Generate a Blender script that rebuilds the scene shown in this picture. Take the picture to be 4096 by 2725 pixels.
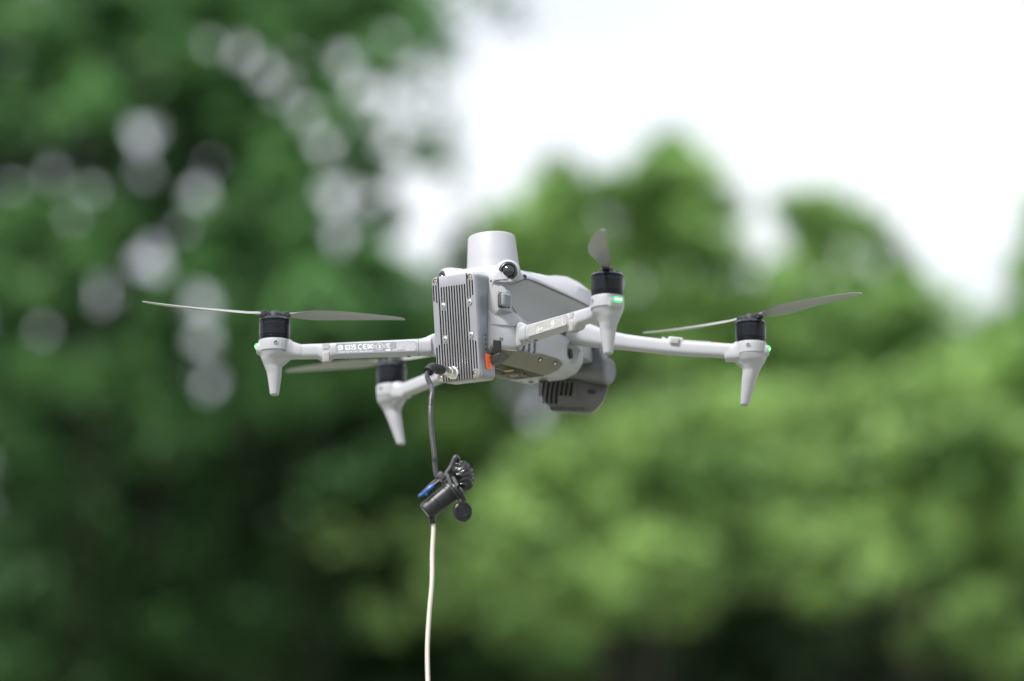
import bpy, bmesh, math, random
import numpy as np
from mathutils import Vector, Matrix

for o in list(bpy.data.objects): bpy.data.objects.remove(o)
scene = bpy.context.scene
COL = scene.collection

# ------------------------------------------------------------------ camera
HOV = 2.45                       # height of the motor plane above the ground
cam_d = bpy.data.cameras.new('Camera')
cam = bpy.data.objects.new('Camera', cam_d); COL.objects.link(cam)
cam_d.lens = 135.0; cam_d.sensor_width = 36.0; cam_d.sensor_fit = 'HORIZONTAL'
cam_d.clip_start = 0.1; cam_d.clip_end = 3000
cam_d.dof.use_dof = True; cam_d.dof.focus_distance = 3.435
cam_d.dof.aperture_fstop = 2.8
RC = Matrix(((0.87913184, 0.47656247, -0.00392703),
             (-0.11148587, 0.19763658, -0.97391513),
             (-0.46335528, 0.85663761, 0.22687859)))
CAMP = Vector((1.63962552, -3.01567005, -0.81327966 + HOV))
rot = Matrix((RC[0], -RC[1], -RC[2])).transposed()
cam.matrix_world = Matrix.Translation(CAMP) @ rot.to_4x4()
scene.camera = cam
scene.render.resolution_x = 1024; scene.render.resolution_y = 681

# ------------------------------------------------------------------ world / sun
SUN_EL, SUN_AZ = math.radians(54), math.radians(192)     # azimuth clockwise from +Y
w = bpy.data.worlds.new("World"); scene.world = w; w.use_nodes = True
nt = w.node_tree; nt.nodes.clear()
out = nt.nodes.new('ShaderNodeOutputWorld'); bg = nt.nodes.new('ShaderNodeBackground')
sky = nt.nodes.new('ShaderNodeTexSky'); sky.sky_type = 'NISHITA'; sky.sun_disc = False
sky.sun_elevation = SUN_EL; sky.sun_rotation = SUN_AZ; sky.air_density = 1.0; sky.dust_density = 2.0
tc = nt.nodes.new('ShaderNodeTexCoord')
mp = nt.nodes.new('ShaderNodeMapping'); mp.inputs['Scale'].default_value = (1, 1, 2.2)
mp.inputs['Location'].default_value = (0.3, 0.1, 0.05)
nz = nt.nodes.new('ShaderNodeTexNoise'); nz.inputs['Scale'].default_value = 2.6
nz.inputs['Detail'].default_value = 4; nz.inputs['Roughness'].default_value = .5
mr = nt.nodes.new('ShaderNodeMapRange'); mr.inputs['From Min'].default_value = .36
mr.inputs['From Max'].default_value = .60
mr.inputs['To Min'].default_value = .55; mr.inputs['To Max'].default_value = .96
mx = nt.nodes.new('ShaderNodeMix'); mx.data_type = 'RGBA'
CLOUD = (8.7, 8.95, 9.3, 1)
mx.inputs['B'].default_value = CLOUD
nt.links.new(tc.outputs['Generated'], mp.inputs['Vector']); nt.links.new(mp.outputs[0], nz.inputs['Vector'])
nt.links.new(nz.outputs['Fac'], mr.inputs['Value']); nt.links.new(mr.outputs[0], mx.inputs['Factor'])
nt.links.new(sky.outputs[0], mx.inputs['A']); nt.links.new(mx.outputs['Result'], bg.inputs['Color'])
bg.inputs['Strength'].default_value = 0.09
nt.links.new(bg.outputs[0], out.inputs['Surface'])
sd = bpy.data.lights.new('sun', 'SUN'); sd.energy = 5.0; sd.angle = math.radians(10); sd.color = (1, .97, .93)
sun = bpy.data.objects.new('sun', sd); COL.objects.link(sun)
sdir = Vector((math.sin(SUN_AZ) * math.cos(SUN_EL), math.cos(SUN_AZ) * math.cos(SUN_EL), math.sin(SUN_EL)))
sun.rotation_euler = sdir.to_track_quat('Z', 'Y').to_euler(); sun.location = (0, 0, 30)
vs = scene.view_settings; vs.view_transform = 'Standard'; vs.look = 'None'; vs.gamma = 1
vs.exposure = 0.68; vs.use_curve_mapping = False

# ------------------------------------------------------------------ materials
def mat(name, col, rough=.5, metal=0, spec=.5, bump=None, var=None, emit=None, trans=0):
    m = bpy.data.materials.new(name); m.use_nodes = True
    n = m.node_tree; b = n.nodes['Principled BSDF']
    b.inputs['Base Color'].default_value = (*col, 1); b.inputs['Roughness'].default_value = rough
    b.inputs['Metallic'].default_value = metal
    b.inputs['Specular IOR Level'].default_value = spec
    t = n.nodes.new('ShaderNodeTexCoord')
    if bump:
        z = n.nodes.new('ShaderNodeTexNoise'); z.inputs['Scale'].default_value = bump[0]; z.inputs['Detail'].default_value = 3
        bp = n.nodes.new('ShaderNodeBump'); bp.inputs['Strength'].default_value = bump[1]; bp.inputs['Distance'].default_value = bump[2]
        n.links.new(t.outputs['Object'], z.inputs['Vector']); n.links.new(z.outputs['Fac'], bp.inputs['Height'])
        n.links.new(bp.outputs[0], b.inputs['Normal'])
    if var:
        z = n.nodes.new('ShaderNodeTexNoise'); z.inputs['Scale'].default_value = var[0]; z.inputs['Detail'].default_value = 6
        r = n.nodes.new('ShaderNodeMix'); r.data_type = 'RGBA'
        r.inputs['A'].default_value = (*[c * (1 - var[1]) for c in col], 1)
        r.inputs['B'].default_value = (*[min(1, c * (1 + var[1])) for c in col], 1)
        n.links.new(t.outputs['Object'], z.inputs['Vector']); n.links.new(z.outputs['Fac'], r.inputs['Factor'])
        n.links.new(r.outputs['Result'], b.inputs['Base Color'])
        rr = n.nodes.new('ShaderNodeMapRange'); rr.inputs['To Min'].default_value = rough - .08; rr.inputs['To Max'].default_value = rough + .08
        n.links.new(z.outputs['Fac'], rr.inputs['Value']); n.links.new(rr.outputs[0], b.inputs['Roughness'])
    if emit:
        b.inputs['Emission Color'].default_value = (*emit[0], 1); b.inputs['Emission Strength'].default_value = emit[1]
    if trans: b.inputs['Transmission Weight'].default_value = trans
    return m
M = dict(
    shell=mat('light_grey_plastic', (.30, .308, .335), .5, bump=(2200, .35, .0002), var=(60, .035)),
    belly=mat('grey_plastic', (.255, .262, .28), .55, bump=(2200, .3, .0002), var=(60, .04)),
    olive=mat('warm_grey_plastic', (.125, .123, .10), .6, var=(80, .06)),
    seam=mat('dark_seam_rubber', (.05, .05, .055), .8),  # dark joint lines and rims between panels
    hole=mat('black_recess', (.012, .012, .014), .7),
    alu=mat('anodised_aluminium', (.33, .33, .36), .42, .75, bump=(5000, .15, .0001), var=(90, .04)),
    alu_d=mat('anodised_housing', (.22, .24, .265), .38, .7, bump=(5000, .12, .0001), var=(40, .05)),
    steel=mat('steel', (.72, .71, .68), .22, 1),
    steel2=mat('brushed_steel', (.42, .42, .43), .38, .9),
    brass=mat('brass_screw', (.70, .60, .42), .25, 1),
    chrome=mat('polished_metal', (.85, .85, .86), .12, 1),
    dark=mat('black_motor_metal', (.005, .006, .009), .27, 0, spec=.22, var=(120, .1)),
    ring=mat('motor_ring', (.07, .08, .10), .22, .9),
    rubber=mat('black_rubber', (.014, .0145, .018), .4, 0, spec=.35, var=(150, .15)),
    sleeve=mat('grey_black_sleeve', (.032, .032, .040), .42, bump=(400, .5, .0006), var=(90, .15)),
    tape=mat('glossy_black_tape', (.010, .010, .013), .16, bump=(260, .8, .0018)),
    padgrey=mat('grey_rubber_pad', (.25, .245, .235), .75),
    button=mat('release_button_plastic', (.17, .19, .21), .5),
    gimbal=mat('gimbal_grey_metal', (.135, .142, .16), .45, .25, var=(50, .04)),
    gimbal2=mat('gimbal_taupe_plastic', (.085, .084, .086), .5, var=(50, .05)),
    label=mat('label_grey', (.22, .23, .26), .4),
    label2=mat('pale_label_film', (.30, .30, .30), .4),
    ink=mat('white_ink', (.85, .86, .88), .5),
    ink2=mat('pale_ink', (.50, .50, .50), .4),
    orange=mat('orange_rubber', (.80, .13, .035), .45),
    orange2=mat('dark_orange_rubber', (.62, .08, .02), .5),
    tab=mat('dark_grey_plastic', (.045, .047, .05), .5),
    red=mat('red_dot', (.5, .02, .02), .5),
    blue=mat('blue_plastic', (.012, .075, .27), .35),
    green=mat('green_lamp', (.02, .5, .1), .3, emit=((.0, 1, .10), .9)),
    greenhot=mat('green_lamp_core', (.3, .9, .5), .3, emit=((.45, 1, .55), 2.2)),
    blade=mat('propeller_plastic', (.22, .23, .235), .38, var=(70, .06)),
    hub=mat('hub_plastic', (.014, .014, .016), .45),
    lens=mat('lens_glass', (.004, .006, .008), .04, spec=.9),
    lensring=mat('lens_ring', (.03, .03, .035), .3),
    lensin=mat('lens_coating', (.03, .075, .075), .12, .6),
    tether=mat('cream_cable_jacket', (.52, .49, .43), .5, var=(120, .04)),
    bark=mat('bark', (.022, .020, .016), .9, bump=(14, .8, .03), var=(5, .35)),
    ochre=mat('yellow_insert', (.45, .42, .10), .5),
)

# ------------------------------------------------------------------ mesh helpers (mm inside the drone)
S = 0.001
def V(*a): return Vector(a)
def finish(name, bm, mats, parent=None, ang=32, bevel=None, loc=None, label=None):
    bmesh.ops.recalc_face_normals(bm, faces=bm.faces[:])
    me = bpy.data.meshes.new(name); bm.to_mesh(me); bm.free()
    if not isinstance(mats, (list, tuple)): mats = [mats]
    for m in mats: me.materials.append(m)
    for p in me.polygons: p.use_smooth = True
    me.set_sharp_from_angle(angle=math.radians(ang))
    o = bpy.data.objects.new(name, me); COL.objects.link(o)
    if parent: o.parent = parent
    if bevel:
        b = o.modifiers.new('bevel', 'BEVEL'); b.width = bevel * S; b.segments = 3; b.limit_method = 'ANGLE'
        b.angle_limit = math.radians(28); b.harden_normals = False
    if label: o['label'] = label
    return o
def mm(v): return Vector(v) * S
def loft(bm, secs, cap=True, mi=0, closed=True):
    rings = [[bm.verts.new(mm(p)) for p in s] for s in secs]
    n = len(rings[0])
    for a, b in zip(rings, rings[1:]):
        for i in range(n if closed else n - 1):
            f = bm.faces.new((a[i], a[(i + 1) % n], b[(i + 1) % n], b[i])); f.material_index = mi
    if cap:
        for r in (rings[0], rings[-1]):
            f = bm.faces.new(r); f.material_index = mi
    return rings
def frame(d, up=V(0, 0, 1)):
    d = Vector(d).normalized()
    if abs(d.dot(up)) > .98: up = V(0, 1, 0)
    r = d.cross(up).normalized(); u = r.cross(d).normalized()
    return r, u, d
def tube(bm, pts, rad, seg=14, mi=0, cap=True):
    pts = [Vector(p) for p in pts]
    if not hasattr(rad, '__len__'): rad = [rad] * len(pts)
    secs = []; ref = None
    for i, p in enumerate(pts):
        d = (pts[min(i + 1, len(pts) - 1)] - pts[max(i - 1, 0)]).normalized()
        if ref is None: r, u, _ = frame(d)
        else:
            r = (ref - d * ref.dot(d)).normalized(); u = r.cross(d).normalized()
        ref = r
        secs.append([p + (r * math.cos(t) + u * math.sin(t)) * rad[i] for t in [2 * math.pi * k / seg for k in range(seg)]])
    return loft(bm, secs, cap, mi)
def spline(pts, n=8):
    pts = [Vector(p) for p in pts]; P = [pts[0] * 2 - pts[1]] + pts + [pts[-1] * 2 - pts[-2]]; o = []
    for i in range(1, len(P) - 2):
        for k in range(n):
            t = k / n; a, b, c, d = P[i - 1:i + 3]
            o.append(.5 * ((2 * b) + (c - a) * t + (2 * a - 5 * b + 4 * c - d) * t * t + (3 * b - a - 3 * c + d) * t ** 3))
    return o + [pts[-1]]
def lathe(bm, prof, c=(0, 0, 0), d=(0, 0, 1), seg=48, mi=0, bump=None):
    """prof: list of (radius, distance along d)"""
    r, u, d = frame(d); c = Vector(c); secs = []
    for q, (R, h) in enumerate(prof):
        R = max(R, .01)
        secs.append([c + d * h + (r * math.cos(t) + u * math.sin(t)) * (R * (bump(t, q) if bump else 1)) for t in [2 * math.pi * k / seg for k in range(seg)]])
    return loft(bm, secs, True, mi)
def box(bm, c, size, axes=None, r=0, mi=0, seg=2):
    ax = axes or (V(1, 0, 0), V(0, 1, 0), V(0, 0, 1))
    c = Vector(c); vs_ = []
    for sx in (-1, 1):
        for sy in (-1, 1):
            for sz in (-1, 1):
                vs_.append(bm.verts.new(mm(c + ax[0] * sx * size[0] / 2 + ax[1] * sy * size[1] / 2 + ax[2] * sz * size[2] / 2)))
    fs = []
    for q in ((0, 1, 3, 2), (4, 6, 7, 5), (0, 4, 5, 1), (2, 3, 7, 6), (0, 2, 6, 4), (1, 5, 7, 3)):
        f = bm.faces.new([vs_[i] for i in q]); f.material_index = mi; fs.append(f)
    if r:
        es = list({e for f in fs for e in f.edges})
        g = bmesh.ops.bevel(bm, geom=es, offset=r * S, segments=seg, profile=.5, affect='EDGES')
        for f in g['faces']: f.material_index = mi
def stadium(w, h, n=6):
    """outline centred on 0: width w along first axis, height h along second, round ends on the short sides"""
    o = []
    if h >= w:
        r = w / 2; k = h / 2 - r
        for i in range(n + 1): t = math.pi * i / n; o.append((r * math.cos(t), k + r * math.sin(t)))
        for i in range(n + 1): t = math.pi + math.pi * i / n; o.append((r * math.cos(t), -k + r * math.sin(t)))
    else:
        o = [(b, a) for a, b in reversed(stadium(h, w, n))]
    return o
def rrect(w, h, r, n=5):
    o = []
    for cx, cy, a in ((w / 2 - r, h / 2 - r, 0), (-w / 2 + r, h / 2 - r, 90), (-w / 2 + r, -h / 2 + r, 180), (w / 2 - r, -h / 2 + r, 270)):
        for i in range(n + 1):
            t = math.radians(a + 90 * i / n); o.append((cx + r * math.cos(t), cy + r * math.sin(t)))
    return o
def prism(bm, outline, c, X, Y, depth, mi=0):
    """outline extruded from c by depth along X x Y"""
    X = Vector(X); Y = Vector(Y); N = X.cross(Y).normalized(); c = Vector(c)
    return loft(bm, [[c + X * a + Y * b for a, b in outline], [c + X * a + Y * b + N * depth for a, b in outline]], True, mi)
def bake(o):
    dg = bpy.context.evaluated_depsgraph_get(); dg.update()
    me = bpy.data.meshes.new_from_object(o.evaluated_get(dg)); o.modifiers.clear()
    old = o.data; o.data = me; me.name = old.name
    if old.users == 0: bpy.data.meshes.remove(old)
def cut(o, bm):
    bmesh.ops.recalc_face_normals(bm, faces=bm.faces[:])
    me = bpy.data.meshes.new('c'); bm.to_mesh(me); bm.free(); c = bpy.data.objects.new('c', me); COL.objects.link(c)
    for m in o.data.materials: me.materials.append(m)
    c.parent = o.parent; c.location = o.location
    m = o.modifiers.new('b', 'BOOLEAN'); m.object = c; m.operation = 'DIFFERENCE'; m.solver = 'EXACT'
    bake(o); bpy.data.objects.remove(c)
def remesh(o, vox, sm=6):
    m = o.modifiers.new('r', 'REMESH'); m.mode = 'VOXEL'; m.voxel_size = vox * S; m.use_smooth_shade = True
    s = o.modifiers.new('s', 'SMOOTH'); s.factor = .5; s.iterations = sm
    bake(o)
    for p in o.data.polygons: p.use_smooth = True
def text_bm(bm, txt, size, c, X, Y, mi=0, thick=.12, align='LEFT', bold=0, width=None):
    """lettering as thin solid shapes joined into bm; size = mm height of the em"""
    cu = bpy.data.curves.new('t', 'FONT'); cu.body = txt; cu.size = 1; cu.align_x = align; cu.align_y = 'CENTER'
    cu.extrude = .01; cu.offset = bold; cu.space_line = .92; cu.resolution_u = 3
    ob = bpy.data.objects.new('t', cu); COL.objects.link(ob)
    dg = bpy.context.evaluated_depsgraph_get(); dg.update()
    me = bpy.data.meshes.new_from_object(ob.evaluated_get(dg))
    X = Vector(X).normalized(); Y = Vector(Y).normalized(); N = X.cross(Y)
    sx = size
    if width:
        xs = [v.co.x for v in me.vertices]; sx = width / (max(xs) - min(xs))
    base = len(bm.verts)
    vv = [bm.verts.new(mm(Vector(c) + X * v.co.x * sx + Y * v.co.y * size + N * (v.co.z / .01 * thick / 2 + thick / 2))) for v in me.vertices]
    for p in me.polygons:
        try:
            f = bm.faces.new([vv[i] for i in p.vertices]); f.material_index = mi
        except ValueError: pass
    bpy.data.objects.remove(ob); bpy.data.curves.remove(cu); bpy.data.meshes.remove(me)
def empty(name, loc, label, cat, group=None):
    o = bpy.data.objects.new(name, None); COL.objects.link(o); o.location = loc
    o['label'] = label; o['category'] = cat
    if group: o['group'] = group
    return o
def tag(o, label, cat, group=None):
    o['label'] = label; o['category'] = cat
    if group: o['group'] = group

# ------------------------------------------------------------------ ground
gb = bmesh.new()
R_ = 900; k = 64
cen = gb.verts.new((0, 0, 0)); rg = [gb.verts.new((R_ * math.cos(2 * math.pi * i / k), R_ * math.sin(2 * math.pi * i / k), 0)) for i in range(k)]
for i in range(k): gb.faces.new((cen, rg[i], rg[(i + 1) % k]))
GM = mat('ground_grass', (.18, .185, .14), .9, var=(.6, .35), bump=(9, .6, .03))
ground = finish('ground', gb, GM); ground['kind'] = 'structure'

# ------------------------------------------------------------------ trees (18 to 30 m behind the drone, crowns of separate leaves)
F_ = 8839.0
def ray(px, py, dist):
    """world point seen towards frame position (px, py on a 2357 wide frame) at horizontal distance dist"""
    c = Vector(((px - 1178.5) / F_, (py - 784.0) / F_, 1.0))
    d = RC.transposed() @ c
    h = math.hypot(d.x, d.y)
    return CAMP + d * (dist / h)
def leafmat(name, dark, light, tr):
    m = bpy.data.materials.new(name); m.use_nodes = True; n = m.node_tree; b = n.nodes['Principled BSDF']; o = n.nodes['Material Output']
    g = n.nodes.new('ShaderNodeNewGeometry'); t = n.nodes.new('ShaderNodeTexCoord'); z = n.nodes.new('ShaderNodeTexNoise')
    z.inputs['Scale'].default_value = 1.7; z.inputs['Detail'].default_value = 3
    n.links.new(t.outputs['Object'], z.inputs['Vector'])
    a = n.nodes.new('ShaderNodeMath'); a.operation = 'MULTIPLY_ADD'; a.inputs[1].default_value = .4
    n.links.new(g.outputs['Random Per Island'], a.inputs[0]); 
    mrr = n.nodes.new('ShaderNodeMapRange'); mrr.inputs['From Min'].default_value = .35; mrr.inputs['From Max'].default_value = .65
    mrr.inputs['To Max'].default_value = .6; n.links.new(z.outputs['Fac'], mrr.inputs['Value']); n.links.new(mrr.outputs[0], a.inputs[2])
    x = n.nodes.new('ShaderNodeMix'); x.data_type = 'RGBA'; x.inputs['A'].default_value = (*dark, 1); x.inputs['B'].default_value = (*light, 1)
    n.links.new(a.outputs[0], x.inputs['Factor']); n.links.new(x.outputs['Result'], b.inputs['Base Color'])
    b.inputs['Roughness'].default_value = .5; b.inputs['Specular IOR Level'].default_value = .35
    tl = n.nodes.new('ShaderNodeBsdfTranslucent'); n.links.new(x.outputs['Result'], tl.inputs['Color'])
    ms = n.nodes.new('ShaderNodeMixShader'); ms.inputs[0].default_value = tr
    n.links.new(b.outputs[0], ms.inputs[1]); n.links.new(tl.outputs[0], ms.inputs[2]); n.links.new(ms.outputs[0], o.inputs['Surface'])
    return m
LM = dict(shade=leafmat('painted_shade_leaf', (.018, .06, .018), (.085, .20, .06), .3),  # shade under the tall crown is put into this leaf colour
          deep=leafmat('painted_deep_shade_leaf', (.012, .042, .012), (.05, .13, .038), .3),  # near-black tones paint the shaded pockets between boughs
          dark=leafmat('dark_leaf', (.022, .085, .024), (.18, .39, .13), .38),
          mid2=leafmat('fresh_green_leaf', (.075, .19, .045), (.43, .66, .23), .5),
          mid=leafmat('green_leaf', (.07, .18, .04), (.32, .56, .17), .42),
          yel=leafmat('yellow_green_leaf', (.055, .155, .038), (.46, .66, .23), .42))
def leaf_mesh(name, cl, mats, parent, rng, size=.05, holes=(), org=(0, 0, 0)):
    """cl: array rows (x, y, z, radius, count); every leaf a separate four-cornered face"""
    pos = []
    for x, y, z, r, n in cl:
        n = int(n); p = rng.normal(size=(n, 3)); p *= (rng.random((n, 1)) ** .4) / (np.linalg.norm(p, axis=1, keepdims=True) + 1e-9)
        pos.append(p * r * np.array([1, 1, .62]) + np.array([x, y, z]))
    P = np.concatenate(pos)
    q = (P + np.array(org) - np.array(CAMP)) @ np.array(RC).T
    X_ = q[:, 0] / q[:, 2] * F_ + 1178.5; Y_ = q[:, 1] / q[:, 2] * F_ + 784; keep = np.ones(len(P), bool)
    for hx, hy, hr in holes:                      # gaps in the crown
        a_ = np.arctan2(Y_ - hy, X_ - hx); keep &= np.hypot(X_ - hx, Y_ - hy) > hr * (.9 + .22 * np.sin(3 * a_ + hx))
    P = P[keep]; N = len(P)
    nrm = rng.normal(size=(N, 3)) * .62 + np.array([0, 0, .75]); nrm /= np.linalg.norm(nrm, axis=1, keepdims=True)
    t = np.cross(nrm, rng.normal(size=(N, 3))); t /= np.linalg.norm(t, axis=1, keepdims=True); bt = np.cross(nrm, t)
    s = (size * (.7 + .6 * rng.random((N, 1))))
    v = np.stack([P + t * s, P + bt * s * .55, P - t * s, P - bt * s * .55], 1).reshape(-1, 3)
    me = bpy.data.meshes.new(name); me.vertices.add(4 * N); me.vertices.foreach_set('co', v.astype(np.float32).ravel())
    me.loops.add(4 * N); me.loops.foreach_set('vertex_index', np.arange(4 * N, dtype=np.int32))
    me.polygons.add(N); me.polygons.foreach_set('loop_start', np.arange(0, 4 * N, 4, dtype=np.int32)); me.polygons.foreach_set('loop_total', np.full(N, 4, dtype=np.int32))
    me.materials.append(mats); me.update(); me.validate()
    o = bpy.data.objects.new(name, me); COL.objects.link(o); o.parent = parent
    return o, N
def limb(bm, a, b, r0, r1, rng, seg=7):
    a, b = Vector(a), Vector(b); pts = []; L = (b - a).length
    for i in range(6):
        t = i / 5; j = Vector(rng.normal(size=3)) * L * .035 * math.sin(math.pi * t)
        pts.append((a.lerp(b, t) + j) * 1000)
    tube(bm, spline(pts, 3), [(r0 + (r1 - r0) * k / 15) * 1000 for k in range(16)], seg)
    return pts
NL = 0
def tree(label, base, h, boughs, m, seed, fill=(), size=.05, dens=1.0, holes=(), rs=.92, nl=9, name='broadleaf_tree', lean=0.0):
    """boughs: (px, py, radius px, distance[, flatness]) umbrellas of leaf clumps; fill: deeper shaded masses (px, py, rx, ry, dist, n)"""
    global NL
    rng = np.random.default_rng(seed)
    t = empty(name, (base.x, base.y, 0), label, 'tree', 'trees behind the drone')
    cl = []; tips = []
    ok = lambda p: True
    for b in boughs:
        px, py, rp, D_ = b[:4]; c = ray(px, py, D_); R = rp * D_ / F_ * 1.12 * rs; tips.append(c)
        for k_ in range(5):
            d = rng.normal(size=3); d /= np.linalg.norm(d); c2 = np.array(c) + d * R * (.15 + .6 * rng.random()) * (k_ > 0); R2 = R * (.38 + .28 * rng.random())
            n = int(95 * (R2 / .4) ** 2 * dens) + 3
            for i in range(n):
                d = rng.normal(size=3); d /= np.linalg.norm(d); d[2] = abs(d[2]) * 1.15 - .3
                q = c2 + d * R2 * (.5 + .55 * rng.random())
                cl.append((*q, .08 + .08 * rng.random(), 15))
    for px, py, rx, ry, D_, n in fill:
        for i in range(int(n * dens)):
            a = rng.normal(size=3) * .5
            c = ray(px + a[0] * rx * 1.1, py + a[1] * ry * 1.1, D_ + a[2] * 1.6)
            if ok(c): cl.append((*c, .24, 34))
    cl = np.array(cl); cl[:, :3] -= np.array([base.x, base.y, 0])
    o, N = leaf_mesh('crown', cl, m, t, rng, size, holes, (base.x, base.y, 0)); NL += N
    bm = bmesh.new(); b0 = Vector((0, 0, 0)); topp = Vector((rng.normal() * .3, rng.normal() * .3, h * .62)); r = .016 * h
    limb(bm, b0 - V(0, 0, .2), topp, r, r * .55, rng, 12)
    for i in range(3):
        q = tips[int(rng.integers(len(tips)))] - Vector((base.x, base.y, 0)); q = Vector(q)
        limb(bm, b0.lerp(topp, .62 + .38 * i / 6), q, r * .3, r * .06, rng)
    o = finish('trunk', bm, M['bark'], t, ang=60)
    bm = bmesh.new()
    for i in range(min(nl, len(tips))):
        q = tips[i * len(tips) // min(nl, len(tips))] - Vector((base.x, base.y, 0)); s_ = b0.lerp(topp, .5 + .5 * rng.random())
        limb(bm, s_, q, r * .16, r * .04, rng, 6)
    finish('limbs', bm, M['bark'], t, ang=60)
    return t
def gbase(px, D_):
    p = ray(px, 784, D_); p.z = 0; return p
B = []
# left tree: dark leaves, many small gaps
LH = [(330, 310, 40), (333, 400, 26), (458, 445, 33), (210, 440, 27), (120, 402, 23), (345, 600, 42), (490, 105, 22), (560, 120, 30), (610, 165, 32), (640, 215, 24), (795, 135, 30), (830, 205, 38), (700, 260, 30), (745, 330, 34),
      (770, 450, 38), (850, 455, 28), (782, 540, 34), (240, 680, 32), (470, 700, 34), (480, 880, 34), (470, 780, 34), (165, 500, 24), (900, 90, 26), (900, 230, 36), (905, 330, 40), (930, 420, 46), (420, 530, 22), (100, 760, 22), (960, 560, 62), (985, 470, 60), (680, 130, 20), (590, 620, 16), (230, 790, 18), (160, 300, 14), (30, 430, 18), (660, 190, 24), (860, 280, 26), (280, 200, 12), (820, 380, 18), (960, 160, 30), (960, 260, 40)]
_r = random.Random(77); LH += [(_r.uniform(20, 940), _r.uniform(60, 900), _r.uniform(9, 17)) for _ in range(34)]
LB = [(90, 90, 125), (270, 60, 100), (400, 130, 95), (520, 40, 100), (690, 60, 110), (860, 60, 100), (560, 200, 90), (560, 290, 95), (680, 330, 85), (905, 120, 60), (860, 330, 62), (180, 250, 100), (40, 300, 90), (640, 430, 90), (560, 500, 100), (860, 400, 60),
      (700, 560, 100), (640, 650, 100), (460, 620, 70), (100, 560, 110), (250, 520, 80), (870, 620, 90), (900, 500, 46), (160, 640, 90), (20, 700, 100), (540, 760, 100), (720, 720, 100), (390, 770, 90), (880, 760, 100), (250, 880, 110), (60, 880, 120), (420, 960, 110), (640, 900, 110), (820, 900, 110)]
def D3(lst, d0, seed, sp=1.6):
    r = random.Random(seed); return [(x, y, rp, d0 + r.uniform(-sp, sp)) for x, y, rp in lst]
above = [(x, y, 170) for y in (-160, -420) for x in range(-350, 1000, 190)]
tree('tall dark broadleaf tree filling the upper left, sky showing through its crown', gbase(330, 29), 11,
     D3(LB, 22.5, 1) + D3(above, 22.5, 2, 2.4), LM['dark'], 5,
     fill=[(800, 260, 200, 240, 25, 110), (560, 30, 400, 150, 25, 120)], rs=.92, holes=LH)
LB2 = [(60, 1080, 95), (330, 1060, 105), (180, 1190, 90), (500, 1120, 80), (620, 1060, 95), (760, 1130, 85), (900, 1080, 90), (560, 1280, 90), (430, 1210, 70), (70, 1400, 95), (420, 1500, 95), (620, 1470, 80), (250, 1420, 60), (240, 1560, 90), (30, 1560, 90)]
tree('tree low on the left beneath the tall crown, leaves darkened to paint its shade', gbase(420, 30), 6.4,
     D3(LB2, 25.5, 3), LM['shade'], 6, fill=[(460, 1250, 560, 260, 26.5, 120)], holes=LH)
tree('added dark foliage standing in for the shade inside the tall left tree', gbase(300, 33), 7,
     D3([(x, y, 110) for y in (200, 500, 800, 1000) for x in range(-150, 800, 170)], 27.5, 19), LM['deep'], 16, fill=[(720, 260, 180, 240, 27, 90), (500, 1020, 420, 160, 27, 420), (120, 200, 420, 330, 27, 560), (560, 30, 400, 150, 27, 300), (120, 560, 330, 160, 27, 240), (600, 640, 330, 160, 27, 300), (560, 420, 180, 160, 27, 160), (350, 900, 520, 170, 27, 560), (460, 1330, 760, 300, 28.5, 900), (900, 1000, 260, 160, 28.5, 160), (460, 1330, 560, 260, 27.0, 700), (460, 1620, 800, 120, 28.5, 600)], holes=LH)  # extra dark crown, painted shade for the gaps between the left boughs
RH_ = [(1235, 945, 38), (1195, 890, 30), (1250, 905, 28), (1150, 870, 20), (1465, 660, 24), (1060, 610, 20), (1300, 700, 12), (2100, 690, 16), (1990, 740, 14), (1660, 640, 14), (2290, 860, 14), (1130, 520, 14)]
CB = [(1290, 470, 95), (1190, 540, 85), (1100, 620, 80), (1410, 460, 85), (1530, 400, 90), (1550, 340, 42), (1290, 400, 45), (1630, 480, 85), (1590, 400, 50), (1500, 540, 100), (1330, 590, 95), (1640, 600, 80), (1200, 690, 95), (1060, 740, 90), (1420, 690, 90), (1560, 700, 100), (1000, 860, 80), (1300, 800, 90), (1140, 880, 80), (1690, 720, 70), (1040, 1000, 90)]
tree('bright green rounded tree behind the drone, its leafy top against the sky', gbase(1380, 26), 7.5,
     D3(CB, 25, 4), LM['mid2'], 7, rs=1.0, fill=[(1380, 700, 260, 170, 27, 90)], holes=RH_)
RB = [(1780, 640, 60), (2000, 560, 55), (2080, 640, 55), (2130, 740, 75), (2240, 800, 80), (1920, 560, 70), (1850, 500, 70), (1900, 470, 45), (1860, 600, 80), (1980, 640, 62), (1960, 520, 38), (1800, 700, 75), (1930, 720, 95), (2060, 700, 46), (2060, 780, 85), (2180, 850, 80), (1760, 820, 100), (1900, 850, 110), (1640, 850, 100)]
tree('thin-topped tree right of the drone with pale sky through its crown', gbase(1930, 27), 7,
     D3(RB, 26, 5), LM['mid2'], 8, dens=.8, rs=1.0, fill=[(1900, 860, 330, 130, 28.5, 230)], holes=[(1722, 560, 60), (1722, 620, 40), (1950, 585, 20), (2010, 610, 22)])
tree('tree at the right edge, only its left side in view', gbase(2480, 26), 8,
     D3([(2380, 640, 90), (2340, 760, 85), (2440, 560, 120), (2310, 850, 90), (2480, 760, 150), (2400, 950, 110), (2550, 600, 150)], 25, 6), LM['mid2'], 9, fill=[(2420, 900, 160, 160, 27.5, 120)])
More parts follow.
